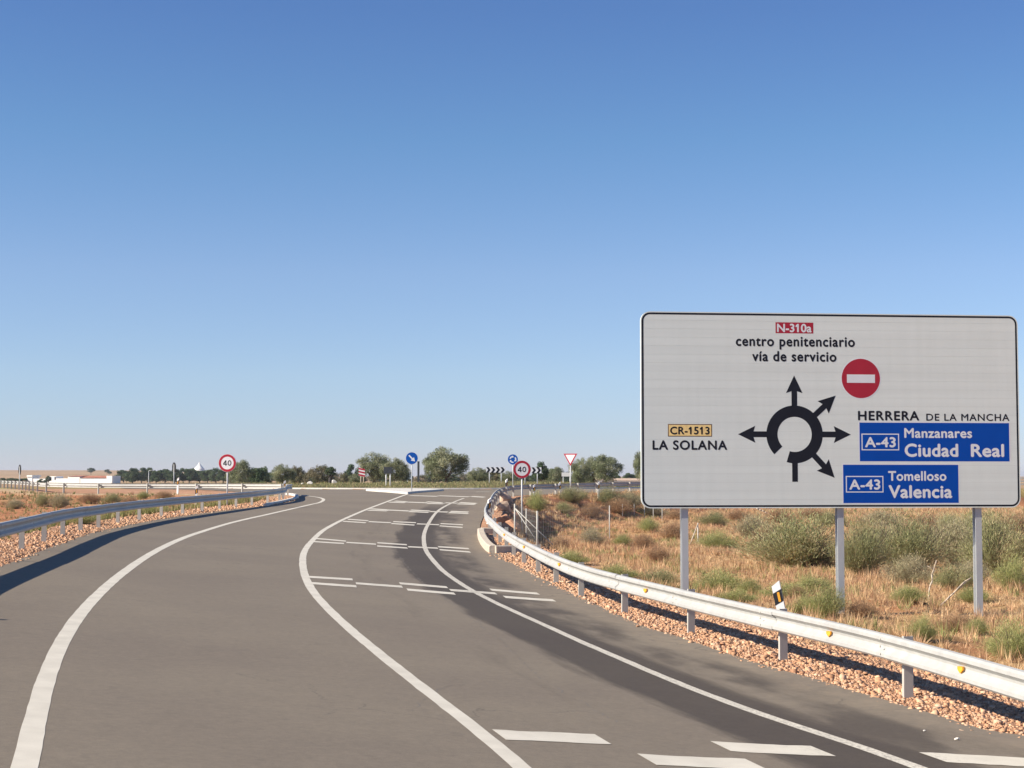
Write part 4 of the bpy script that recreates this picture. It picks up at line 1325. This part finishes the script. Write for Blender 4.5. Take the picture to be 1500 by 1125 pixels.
P = scatter(rs, 22000, (2, 20), (15, 52), lambda x, y, r, l, q: (r > 1.3) & fr(x, y) & (q < .85))
blades('straw_litter', 'pale flattened straw covering the soil right behind the right guard rail', P, rs.uniform(.02, .12, len(P)), rs.uniform(.08, .22, len(P)), .0065, DRY * 1.1, 14, rs)
P = scatter(rs, 26000, (-48, -5), (24, 125), lambda x, y, r, l, q: (l > .9) & fr(x, y) & (q < (.16 + .75 * sstep(-.1, .6, hash_noise(x, y, .30)))))
blades('left_weeds', 'sparse dry weeds on red soil behind the left guard rail', P, rs.uniform(.1, .3, len(P)), rs.uniform(.05, .2, len(P)), .008, np.concatenate([DRY * .8, GRN, GRN * .8]), 12, rs)
P = scatter(rs, 5000, (-18, -8), (34, 98), lambda x, y, r, l, q: (l > 1.0) & (l < 2.6) & (q < .8))
blades('rail_weeds', 'green weeds growing right behind the left guard rail', P, rs.uniform(.15, .42, len(P)), rs.uniform(.05, .2, len(P)), .009, GRN * .9, 14, rs)
def ring_grass():
    n = 16000
    r = 21.6 * np.sqrt(rs.rand(n)); a = rs.uniform(math.pi, 2 * math.pi, n)
    x = RING_C[0] + r * np.cos(a); y = RING_C[1] + r * np.sin(a)
    P = np.column_stack([x, y, Tz(x, y) - .02])
    blades('island_grass', 'green and straw grass covering the roundabout island', P, rs.uniform(.08, .3, n) * (1 + .8 * hash_noise(x, y, .3)), rs.uniform(.05, .2, n), .012, np.array([[.26, .27, .12], [.31, .30, .14], [.21, .23, .10], [.42, .34, .19], [.34, .29, .15]]), 8, rs)
ring_grass()
P = scatter(rs, 12000, (-62, 46), (196, 262), lambda x, y, r, l, q: (np.hypot(x + 8, y - 167) > 32))
blades('verge_grass', 'green and dry grass on the verge beyond the roundabout', P, rs.uniform(.25, .6, len(P)), rs.uniform(.1, .3, len(P)), .012, np.array([[.20, .23, .075], [.27, .26, .10], [.40, .30, .16]]), 10, rs)

# ------------------------------------------------------------------ shrubs
def shrub_mesh(seed, kind):
    r = np.random.RandomState(seed)
    if kind == 'broom':   cols = np.array([[.35, .355, .165], [.30, .31, .145], [.40, .385, .205], [.44, .36, .21], [.26, .27, .13]])
    elif kind == 'grey':  cols = np.array([[.42, .38, .23], [.36, .34, .20], [.46, .39, .25], [.31, .27, .17]])
    elif kind == 'green': cols = np.array([[.34, .36, .14], [.40, .41, .17], [.28, .31, .11], [.45, .42, .21]])
    else:                 cols = np.array([[.42, .27, .15], [.36, .22, .13], [.50, .33, .19], [.28, .19, .12]])
    nst = 74; per = 230
    V, C = [], []
    for s in range(nst):
        a = r.uniform(0, 6.283); out = r.uniform(.05, .95) ** .8
        end = np.array([math.cos(a) * out * .5, math.sin(a) * out * .5, (1 - .72 * out ** 2.2) * r.uniform(.6, 1.0)])
        ctrl = np.array([math.cos(a) * out * .30, math.sin(a) * out * .30, .22 * r.uniform(.4, 1.3)])
        t = r.beta(1.7, 1.05, per)[:, None]
        p = 2 * (1 - t) * t * ctrl + t * t * end
        p = p + r.normal(0, .065, (per, 3)) * (0.4 + t)
        d = 2 * (1 - t) * ctrl + 2 * t * (end - ctrl)
        d = d / (np.linalg.norm(d, axis=1)[:, None] + 1e-9) + r.normal(0, .38, (per, 3)); d[:, 2] = np.abs(d[:, 2]) + .15
        d /= np.linalg.norm(d, axis=1)[:, None]
        L = r.uniform(.03, .095, per)[:, None]
        w = r.normal(0, 1, (per, 3)); w -= (w * d).sum(1)[:, None] * d; w /= np.linalg.norm(w, axis=1)[:, None]
        w *= r.uniform(.0020, .0042, per)[:, None]
        V.append(np.stack([p - w, p + w, p + d * L], 1))
        base = cols[r.randint(len(cols))] * r.uniform(.8, 1.15)
        twig = np.array([.40, .29, .18]); old = (r.rand(per, 1) < np.clip(.75 - 1.1 * t, .03, 1)) * .8
        C.append((base * (1 - old) + twig * old) * r.uniform(.75, 1.25, (per, 1)))
    V = np.concatenate(V).reshape(-1, 3); C = np.concatenate(C)
    V[:, 2] = np.maximum(V[:, 2], -.02)
    fol = np_mesh('shrub_' + kind, V, np.arange(len(V)).reshape(-1, 3), M['foliage'], C)
    st = MB()
    for s in range(14):
        a = r.uniform(0, 6.283); o = r.uniform(.1, .42)
        m1 = (math.cos(a) * o * .4, math.sin(a) * o * .4, .28); m2 = (math.cos(a) * o, math.sin(a) * o, r.uniform(.5, .75))
        st.tube((0, 0, -.05), m1, .010, .007, n=4, cap=False); st.tube(m1, m2, .007, .003, n=4, cap=False)
    return fol, st.mesh(M['bark'])
SH_ = {k: [shrub_mesh(i * 7 + j, k) for j in range(2)] for i, k in enumerate(('broom', 'grey', 'green', 'dead'))}
srnd = random.Random(8)
def shrub(label, px, pbase, wpx, top, kind, squash=1.0, group='wild bushes in the dry fields'):
    x, y = GT(px, pbase)
    g = ground_at(x, y)
    w = wpx * y / FPX * 1.14
    h = (pbase - top) * y / FPX * 1.05
    t = thing('bush', label, 'bush', (x, y, g), srnd.uniform(0, 6.28), group)
    t.scale = (w, w * .9, h)
    fol, st = srnd.choice(SH_[kind])
    put('foliage', fol, t); put('stems', st, t)
for a in [
    ('broad olive green broom bush left of the middle sign post', 1163, 830, 165, 748, 'broom'),
    ('grey brown scrub bush just right of the middle sign post', 1262, 842, 95, 756, 'broom'),
    ('tall broom bush between the middle and right sign posts', 1330, 838, 130, 750, 'broom'),
    ('brownish open bush just left of the right sign post', 1395, 828, 100, 756, 'grey'),
    ('tall pale green bush right of the right sign post', 1462, 842, 95, 744, 'broom'),
    ('rounded green bush at the right picture edge', 1486, 866, 60, 814, 'green'),
    ('dark green bush low between the two right sign posts', 1398, 864, 60, 824, 'broom'),
    ('grey low bush in front of the broom between the right posts', 1330, 858, 70, 812, 'grey'),
    ('green tuft at the foot of the middle sign post', 1212, 905, 62, 856, 'green'),
    ('bright green bush behind the rail at the lower right edge', 1482, 968, 78, 905, 'green'),
    ('small yellow green bush behind the rail before the lower right bush', 1352, 940, 40, 900, 'green'),
    ('low green clump between the tuft and the marker post', 1180, 900, 50, 872, 'green'),
    ('long low green clump right of the left sign post', 1052, 868, 90, 834, 'green'),
    ('green clump just left of the leaning marker post', 1098, 872, 40, 846, 'green'),
    ('green bush among straw beyond the left sign post', 1050, 805, 55, 776, 'green'),
    ('dark green bush under the left part of the sign', 1046, 772, 45, 747, 'broom'),
    ('green feathery bush right of the right forty sign post', 786, 750, 36, 718, 'green'),
    ('green bush at the top of the bank by the give way sign', 838, 736, 46, 711, 'broom'),
    ('dark bush on the bank right of the give way sign', 893, 740, 48, 712, 'broom'),
    ('bush on the bank against the left edge of the big sign', 925, 744, 36, 718, 'grey'),
    ('brown dead bush low on the bank left of the sign', 905, 752, 46, 728, 'dead'),
    ('grey thorny bush in the middle of the straw field', 866, 800, 40, 772, 'grey'),
    ('reddish dead bush on the far bank under the marker', 866, 758, 34, 736, 'dead'),
    ('brown dead weed near the drain and rail', 822, 808, 30, 786, 'dead'),
    ('low brown dead weed left of the left sign post', 962, 824, 44, 800, 'dead'),
    ('dry brown weed right of the leaning marker post', 1166, 882, 36, 858, 'dead'),
    ('olive green weed just behind the rail left of the left post', 900, 850, 70, 826, 'green'),
    ('straw coloured weed between the two clumps under the sign', 1120, 800, 40, 770, 'dead'),
    ('grey bush behind the broad broom by the middle post', 1105, 790, 60, 752, 'grey'),
    ('green bush beyond the right post near the sign corner', 1420, 792, 60, 748, 'broom'),
    ('low green weed at the foot of the right sign post', 1425, 884, 50, 858, 'green'),
    ('small dark green weed between the right posts near the rail', 1330, 884, 60, 856, 'green'),
    ('dry straw weed left of the fence end', 985, 790, 40, 764, 'dead'),
    ('green weed below the big sign left corner', 950, 780, 36, 756, 'green'),
    ('tallest olive weed on the left red bank', 88, 744, 34, 722, 'grey'),
    ('green weed on the left red bank under the third rail post', 62, 742, 26, 722, 'broom'),
    ('low grey weed near the left picture edge', 22, 746, 30, 730, 'grey'),
    ('dark weed behind the middle of the left rail', 165, 738, 34, 722, 'broom'),
    ('rust brown weed behind the middle of the left rail', 132, 738, 38, 722, 'dead'),
    ('small green weed at the far left rail by its oval sign', 210, 731, 22, 719, 'green'),
    ('brown rounded weed right of the far left marker', 240, 731, 34, 719, 'dead'),
    ('straw weed on the left bank near the red slope', 190, 742, 30, 727, 'dead'),
    ('green strip weed behind the left rail near its middle', 120, 768, 60, 748, 'green'),
    ('green strip weed behind the left rail farther along', 205, 752, 60, 738, 'green'),
    ('brown scrub highest on the bank right under the sign centre', 1190, 762, 60, 744, 'dead'),
    ('pale green scrub on the far slope left of the middle post', 1218, 772, 44, 746, 'broom'),
    ('rust scrub under the sign just left of the middle post', 1140, 766, 46, 746, 'dead'),
    ('grey green scrub under the blue panels at the sign foot', 1290, 772, 70, 746, 'grey'),
    ('brown scrub low on the slope below the blue panels', 1360, 776, 60, 752, 'dead'),
    ('green scrub at the slope foot left of the right post', 1392, 782, 50, 750, 'broom'),
    ('rust brown scrub at the far right beyond the sign corner', 1490, 778, 60, 752, 'dead'),
    ('reddish scrub right of the left sign post below the panel', 1082, 764, 46, 746, 'dead'),
    ('grey scrub behind the far fence posts', 955, 756, 50, 738, 'grey'),
    ('red brown weed beside the grey fence end', 990, 762, 34, 746, 'dead'),
    ('small broom on the slope below the give way sign', 826, 752, 34, 734, 'broom'),
    ('yellow green weed amid straw before the grey thorny bush', 838, 826, 50, 806, 'green'),
    ('straw bush amid the field between fence post and left sign post', 942, 806, 40, 782, 'dead'),
    ('small green weed near the lone fence post', 912, 800, 34, 782, 'green'),
    ('rounded olive weed just over the rail near the left sign post', 965, 858, 56, 832, 'broom'),
    ('orange straw tuft over the rail right of the middle post', 1262, 905, 50, 880, 'dead'),
    ('pale dead tuft over the rail before the right sign post', 1400, 925, 60, 898, 'dead'),
    ('short green tuft over the rail below the right sign post', 1432, 930, 40, 904, 'green'),
    ('long low green patch left of the leaning marker near the rail', 1078, 884, 60, 862, 'green'),
    ('wide pale green patch between leaning marker and middle post', 1150, 878, 80, 852, 'green'),
    ('feathery green patch behind the tuft of the middle post', 1190, 868, 70, 842, 'green'),
    ('brown bush filling the gap right of the middle post', 1300, 812, 90, 764, 'grey'),
    ('reddish thicket between the tall brooms near the right post', 1350, 806, 80, 762, 'dead'),
    ('low grey thicket in front of the tall broom by the right post', 1425, 856, 60, 820, 'grey'),
    ('dark low thicket at the root of the broad broom', 1205, 828, 50, 792, 'grey'),
    ('green thicket at the far side of the right broom', 1445, 800, 70, 748, 'broom'),
]:
    shrub(*a)

# dry pale stalks before the right post
for lab, p0, p1 in (('thin pale dry stalk rising near the right sign post', (1360, 880), (1370, 822)),
                    ('pale dry branch leaning towards the right sign post', (1374, 890), (1422, 846)),
                    ('pale fallen log high on the bank under the sign', (1108, 744), (1132, 757))):
    x0, y0 = GT(p0[0], max(p0[1], p1[1])); 
    a = Vector(AT(p0[0], y0, p0[1])); b = Vector(AT(p1[0], y0 + .2, p1[1]))
    t = thing('dry_stalk', lab, 'dry stalk', a)
    m_ = MB(); prev = Vector((0, 0, 0)); d = b - a; n = 6; r0 = .022 if 'log' not in lab else .07
    for i in range(1, n + 1):
        cur = d * i / n + Vector((srnd.uniform(-.03, .03), 0, srnd.uniform(-.03, .03)))
        m_.tube(prev, cur, r0 * (1 - .08 * (i - 1)), r0 * (1 - .08 * i), n=6); prev = cur
    put('stem', m_.mesh(M['stalk']), t)
    m_ = MB()
    for i in range(3):
        q = d * srnd.uniform(.5, .95); m_.tube(q, q + Vector((srnd.uniform(-.15, .15), .02, srnd.uniform(.02, .12))), r0 * .4, r0 * .2, n=5)
    put('twigs', m_.mesh(M['stalk']), t)

# ------------------------------------------------------------------ rocks
def rock_mesh(seed, mat):
    r = random.Random(seed)
    bm_ = bmesh.new(); bmesh.ops.create_icosphere(bm_, subdivisions=2, radius=1)
    sd = [Vector((r.uniform(-1, 1), r.uniform(-1, 1), r.uniform(-1, 1))).normalized() for _ in range(9)]
    for v in bm_.verts:
        for n in sd:
            d = v.co.dot(n)
            if d > .62: v.co -= n * (d - .62)
        v.co *= r.uniform(.95, 1.05)
    me = bpy.data.meshes.new('rock'); bm_.to_mesh(me); bm_.free(); me.materials.append(mat)
    return me
RK = [rock_mesh(i, M['red_rock'] if i % 2 else M['rock']) for i in range(4)]
def rock(label, x, y, s, k, sq=(1, 1, .7)):
    o = put('boulder', RK[k]); o.location = (x, y, ground_at(x, y) + s * .25); o.scale = (s * sq[0], s * sq[1], s * sq[2]); o.rotation_euler = (0, 0, s * 7)
    o['label'] = label; o['category'] = 'boulder'
for lab, px, py, s, k in (('orange boulder at the inner side of the right rail bend', 739, 768, .55, 1),
                          ('pale boulder topping the bank inside the right rail bend', 737, 748, .6, 2),
                          ('largest reddish boulder under the right forty sign', 750, 778, .6, 3),
                          ('flat pale rock beside the rail at the bend top', 741, 735, .6, 0),
                          ('small red rock near the fence brace', 752, 760, .4, 1)):
    d = ray(px, py); d = d / d.y
    x, y = GT(px, py)
    rock(lab, x, y, s, k)
for lab, px, Y, s in (('white angular stone lying left on the island grass', 455, 190, .42), ('pale stone at the foot of the dark dead trunk', 488, 188, .55), ('small white stone left of the island stones', 444, 192, .28)):
    x = (px - 750) / FPX * Y
    o = put('boulder', rock_mesh(int(px), M['white_concrete'])); o.location = (x, Y, ground_at(x, Y) + s * .6); o.scale = (s, s * .7, s * .8)
    o['label'] = lab; o['category'] = 'boulder'
for lab, px, py, s in (('white pebble on the asphalt near the lower right gravel', 1402, 1086, .022), ('tiny pale pebble on the shoulder beside the right line', 1354, 1073, .012)):
    x, y = G(px, py); o = put('pebble', rock_mesh(int(px), M['white_concrete'])); o.location = (x, y, float(Rz(x, y)) + .012 + s * .6); o.scale = (s * 1.4, s, s * .8)
    o['label'] = lab; o['category'] = 'pebble'

# ------------------------------------------------------------------ trees
def crown_mesh(seed, cols, n_cl, per, leaf, shape='olive'):
    """unit crown: x,y in -.5..+.5, z in 0..1; leaf size relative to the width"""
    r = np.random.RandomState(seed)
    cs = []
    while len(cs) < n_cl:
        p = r.uniform(-1, 1, 3)
        q = p.copy()
        if shape == 'pine': lim = 1.0 if q[2] > -.6 else .8
        else: lim = 1.0
        rr_ = np.linalg.norm(q)
        if .45 < rr_ < lim: cs.append(q)
    cs = np.array(cs)
    rad = r.uniform(.13, .30, n_cl)
    V, C = [], []
    for c, ra in zip(cs, rad):
        k = int(per * (ra / .2) ** 2)
        d = r.normal(0, 1, (k, 3)); d /= np.linalg.norm(d, axis=1)[:, None]
        d *= (r.rand(k, 1) ** .45) * ra
        p = c * np.array([.86, .86, .86]) + d * np.array([1.1, 1.1, 1.0])
        a = r.normal(0, 1, (k, 3)); a /= np.linalg.norm(a, axis=1)[:, None]
        b = r.normal(0, 1, (k, 3)); b -= (a * b).sum(1)[:, None] * a; b /= np.linalg.norm(b, axis=1)[:, None]
        L = leaf * r.uniform(.7, 1.4, (k, 1)); Wd = L * .42
        V.append(np.stack([p - a * L, p + b * Wd, p + a * L, p - b * Wd], 1))
        base = cols[r.randint(len(cols))] * r.uniform(.75, 1.25)
        C.append(base * r.uniform(.8, 1.25, (k, 1)))
    # sprigs that break the outline
    V = np.concatenate(V).reshape(-1, 3)
    V = V * np.array([.5, .5, .5]) + np.array([0, 0, .5])
    C = np.concatenate(C)
    return np_mesh('crown', V, np.arange(len(V)).reshape(-1, 4), M['foliage'], C)
OL = np.array([[.21, .235, .13], [.26, .28, .165], [.155, .18, .095], [.33, .335, .21]])
DK = np.array([[.085, .125, .06], [.115, .155, .075], [.065, .10, .05], [.14, .175, .09]])
BR = np.array([[.19, .17, .10], [.15, .15, .085], [.23, .20, .125]])
CR = {'olive': [crown_mesh(s, OL, 80, 150, .034) for s in (1, 2, 3)],
      'dark': [crown_mesh(s, DK, 60, 75, .070, 'pine') for s in (4, 5, 6)],
      'brown': [crown_mesh(s, BR, 60, 90, .048) for s in (7, 8)]}
trnd = random.Random(31)
def trunk_mesh(seed, hfrac):
    r = random.Random(seed); m_ = MB()
    m_.tube((0, 0, -.08), (.02, 0, hfrac), .045, .032, n=7)
    for i in range(5):
        a = r.uniform(0, 6.28); o = r.uniform(.14, .34)
        m_.tube((.02, 0, hfrac * .9), (math.cos(a) * o * .5, math.sin(a) * o * .5, hfrac + .12), .024, .016, n=5)
        m_.tube((math.cos(a) * o * .5, math.sin(a) * o * .5, hfrac + .12), (math.cos(a) * o, math.sin(a) * o, hfrac + r.uniform(.25, .5)), .016, .006, n=5)
    return m_.mesh(M['bark'])
TR = [trunk_mesh(s, .22) for s in (1, 2, 3)]
def tree(label, px, Y, top, wpx, kind, low=.12, name='tree', group=None, base=None):
    x, y, zt_ = AT(px, Y, top)
    g = ground_at(x, y) if base is None else base
    H = zt_ - g; w = wpx * Y / FPX
    t = thing(name, label, 'tree', (x, y, g), trnd.uniform(0, 6.28), group)
    c = put('crown', trnd.choice(CR[kind]), t); c.location = (0, 0, H * low); c.scale = (w * 1.08, w * 1.08, H * (1 - low) * 1.05)
    k = put('trunk', trnd.choice(TR), t); k.scale = (w * .95, w * .95, H * .9)
for a in [
    ('broad multi lobed olive tree behind the grey panel, left lobe', 547, 186, 663, 52, 'olive'),
    ('right lobe olive tree behind the two white posts', 577, 183, 671, 40, 'olive'),
    ('dark olive tree low behind the right olive lobe', 590, 196, 680, 26, 'olive'),
    ('biggest rounded olive tree right of the blue arrow sign', 654, 184, 655, 66, 'olive', .10),
    ('low olive tree at the left shoulder of the biggest olive', 634, 188, 664, 32, 'olive'),
    ('low bushy olive left of the left chevron board', 700, 210, 685, 34, 'olive', .02),
    ('grey green bush tree behind the left chevron board', 722, 222, 688, 34, 'brown', .02),
    ('round green tree behind the right forty sign', 744, 216, 690, 30, 'olive', .02),
    ('dark tree right of the hidden chevron board', 792, 200, 678, 24, 'dark', .12),
    ('green bushy tree between chevron board and white board', 812, 222, 684, 36, 'olive', .03),
    ('olive tree just right of the give way sign', 850, 196, 671, 34, 'olive', .05),
    ('tallest olive of the group left of the big sign', 888, 200, 666, 48, 'olive', .05),
    ('olive tree filling the gap of the group by the sign', 870, 204, 669, 36, 'olive', .05),
    ('slim olive tree cut off by the big sign', 940, 190, 661, 26, 'olive', .05),
    ('olive tree behind the left forty sign', 352, 232, 674, 40, 'olive', .05),
    ('dark bushy tree right of the left forty sign', 378, 250, 684, 40, 'dark', .05),
    ('olive tree left of centre above the rail nose', 415, 205, 680, 36, 'olive', .08),
    ('darker olive tree touching the one above the rail nose', 435, 222, 683, 24, 'brown', .05),
    ('brown green tree behind the dark dead trunk', 472, 222, 681, 34, 'brown', .08),
    ('small brown green tree left of the dead trunk', 455, 240, 688, 26, 'brown', .02),
    ('dark round tree in the distance left of the striped panel', 517, 330, 682, 28, 'dark', .05),
    ('low hedge like tree left of the striped panel', 503, 240, 693, 28, 'brown', .02),
    ('low grey tree below the dark distant tree', 521, 215, 694, 24, 'olive', .02),
]:
    tree(*a)
# the dark pine row
names = ['first', 'second', 'third', 'fourth', 'fifth', 'sixth', 'seventh', 'eighth', 'ninth', 'tenth', 'eleventh', 'twelfth', 'thirteenth', 'fourteenth']
for i, px in enumerate(np.linspace(181, 340, 14)):
    Y = 640 + trnd.uniform(-30, 30)
    tree('dark pine crown, %s from the left in the row right of the white farm' % names[i], px + trnd.uniform(-2, 2), Y, 687.6 + trnd.uniform(-2.2, 1.8), trnd.uniform(20, 27), 'dark', .0, 'pine_tree', 'row of dark pines right of the white farm')
for lab, px, Y, top, w in (('round dark tree alone on the hill crest left', 133.5, 1500, 685.5, 11), ('dark tree pair left one on the hill crest', 157, 1450, 687.6, 8), ('smaller dark tree low beside the crest pair', 161, 1420, 690.5, 6),
                           ('grey green tree in front of the white farm wall', 71, 560, 697.5, 9), ('low dark bush tree at the white farm wall', 62, 560, 702, 16)):
    tree(lab, px, Y, top, w, 'dark', .15, base=AT(px, Y, top + w * (.8 if Y > 1000 else 1.0))[2] if Y > 1000 else None)
# far low hedges
for lab, px, w, top, Y in (('long low dark hedge at the far left edge', 20, 46, 700.5, 600), ):
    for k in range(3):
        tree(['left', 'middle', 'right'][k] + ' clump of the low dark hedge at the far left', 2 + k * 16, Y, top, 20, 'dark', .0)
# distant tree belt behind everything
for k, px in enumerate(range(350, 1000, 22)):
    tree('distant hazy dark tree on the horizon', px + trnd.uniform(-5, 5), 520 + trnd.uniform(-60, 80), 694 + trnd.uniform(-2.5, 2), trnd.uniform(22, 30), 'dark' if k % 3 else 'brown', .0, 'distant_tree', 'distant trees along the horizon')

# dead dark trunk
x, y = (483.5 - 750) / FPX * 186, 186
t = thing('dead_tree', 'dark broken dead tree trunk standing on the island grass', 'dead tree', (x, y, ground_at(x, y)))
m_ = MB(); m_.tube((0, 0, -.2), (.05, 0, 1.0), .24, .17, n=8)
m_.tube((.05, 0, .95), (-.25, .1, 1.9), .14, .07, n=7).tube((.05, 0, .95), (.38, 0, 1.55), .13, .08, n=7).tube((.38, 0, 1.5), (.45, 0, 2.1), .09, .04, n=6).tube((-.02, 0, 1.2), (.12, 0, 2.15), .10, .05, n=6)
put('trunk', m_.mesh(M['dark_bark']), t)
c = put('dry_foliage', CR['dark'][0], t); c.location = (.1, .1, .95); c.scale = (1.25, 1.0, 1.3)

# ------------------------------------------------------------------ white farm, tent roof, low buildings
def farm():
    Y = 600
    x0, _, _ = AT(40, Y); x1, _, _ = AT(175, Y)
    z7 = AT(100, Y, 708.4)[2]
    t = thing('farm_building', 'long white walled farm compound with red tiled roof at the far left', 'farm', (x0, Y, z7), -.28)
    t.scale = (1.03, 1, 1)
    def seg(name, pa, pb, ptop, depth=6, mat='wall', y=0, pbot=708.4):
        xa = AT(pa, Y)[0] - x0; xb = AT(pb, Y)[0] - x0
        za = AT(pa, Y, ptop)[2] - z7; zb_ = AT(pa, Y, pbot)[2] - z7
        put(name, MB().box(((xa + xb) / 2, y + depth / 2, (za + zb_ - .3) / 2), (xb - xa, depth, za - zb_ + .3)).mesh(M[mat]), t)
    seg('wall', 40.2, 48, 697.8, 5)
    seg('parapet', 39.7, 48.5, 696.0, 6, y=-.3, pbot=697.2)
    seg('wall', 48.1, 74, 701.2, .5, y=.2)
    seg('gate_tower', 74.1, 86, 697.6, 5)
    seg('window', 76.2, 78.3, 698.4, .2, 'glass', -.15, 701.5); seg('window', 84, 85.2, 698.4, .2, 'glass', -.15, 701.5)
    seg('wall', 86.1, 105, 700.8, 6)
    seg('wall', 105.1, 124, 698.3, 8)
    seg('wall', 124.1, 166, 700.2, 5, y=.1)
    seg('corner_tower', 166.1, 175, 697.0, 6)
    # sloping tiled roofs
    for pa, pb, zt_, zb_ in ((106, 124, 696.8, 698.2), (124, 166, 697.2, 700.0)):
        xa = AT(pa, Y)[0] - x0; xb = AT(pb, Y)[0] - x0
        z1 = AT(pa, Y, zt_)[2] - z7; z0 = AT(pa, Y, zb_)[2] - z7
        m_ = MB().prism([(-.6, z0), (5, z1), (10.5, z0), (5, z0 - .2)], xa, xb, lambda x, z, y: (y, x + .4, z + .06))
        put('roof', m_.mesh(M['tile']), t)
farm()
Y = 900; x, y, z = AT(292, Y, 677.8); g = AT(292, Y, 700)[2]
t = thing('tent_roof', 'white pointed tent shaped roof above the pine row', 'tent roof', (x, y, g))
V = []; rings = [(6.4, 689.5), (5.6, 686.5), (3.2, 683.2), (1.4, 680.5), (.35, 677.6)]
m_ = MB()
for (r0, p0), (r1, p1) in zip(rings[:-1], rings[1:]):
    m_.tube((0, 0, AT(292, Y, p0)[2] - g), (0, 0, AT(292, Y, p1)[2] - g), r0 * .5, r1 * .5, n=12, cap=False)
put('canopy', m_.mesh(M['wall']), t)
put('mast', MB().tube((0, 0, -2), (0, 0, z - g + .8), .15).mesh(M['sign_post']), t)
for lab, pa, pb, top, Y in (('low pale building seen under the right olives', 871, 882, 699.2, 420), ('long low pale building against the sign left edge', 890, 938, 700.6, 460)):
    xa, xb = AT(pa, Y)[0], AT(pb, Y)[0]; zt_ = AT(pa, Y, top)[2]; g = -.6
    t = thing('low_building', lab, 'building', ((xa + xb) / 2, Y, g))
    put('wall', MB().box((0, 3, (zt_ - g) / 2 - .3), (xb - xa, 6, zt_ - g - .6)).mesh(M['wall']), t)
    put('roof', MB().prism([(-.4, zt_ - g - .6), (3, zt_ - g), (6.4, zt_ - g - .6)], -(xb - xa) / 2 - .3, (xb - xa) / 2 + .3, lambda x, z, y: (y, x, z)).mesh(M['rock']), t)
# thin street lamp in front of pines
x, y, z = AT(218, 300, 689.5); g = ground_at(x, y)
t = thing('lamp_post', 'thin grey lamp post before the pine row', 'lamp post', (x, y, g))
put('pole', MB().tube((0, 0, -.3), (0, 0, z - g), .09, .05).mesh(M['sign_post']), t)
put('arm', MB().tube((0, 0, z - g), (.7, 0, z - g + .1), .04).mesh(M['sign_post']), t)

# ------------------------------------------------------------------ dry air over the plain
m, nt, b = new_mat('haze')
nt.nodes.remove(b)
v = nt.nodes.new('ShaderNodeVolumePrincipled')
v.inputs['Color'].default_value = (.86, .90, 1.0, 1)
v.inputs['Density'].default_value = 0.00010
v.inputs['Anisotropy'].default_value = 0.2
nt.links.new(v.outputs[0], nt.nodes['Material Output'].inputs['Volume'])
hz = MB().box((0, 4200, 9.5), (12100, 9700, 25)).mesh(m)
put('haze', hz, kind='stuff')

def crack_lines():
    rr_ = random.Random(3)
    for pts, w in (([(545, 765), (575, 805), (620, 855), (668, 890), (720, 930), (760, 965)], .03), ([(760, 965), (800, 1000), (850, 1028), (900, 1060)], .02), ([(600, 1045), (640, 1012), (690, 1003)], .02)):
        P = resample(catmull([G(*p) for p in pts]), .12)
        P = P + np.array([[rr_.gauss(0, .03), rr_.gauss(0, .03)] for _ in P])
        keep = [i for i in range(len(P) - 1) if rr_.random() < .55]
        V, F = [], []
        t, n = normals2(P)
        for i in keep:
            k = len(V); ww = w * rr_.uniform(.3, 1.2)
            for q, j in ((P[i], i), (P[i + 1], i + 1)):
                for sgn in (-1, 1):
                    x, y = q + n[j] * ww * sgn * .5; V.append((x, y, float(Rz(x, y)) + .0138))
            F.append((k, k + 1, k + 3, k + 2))
        put('road_crack', mesh_from(V, F, crack_m), kind='structure')
crack_m = plain('crack_dust', (0.165, 0.145, 0.122), 0.95)
crack_lines()
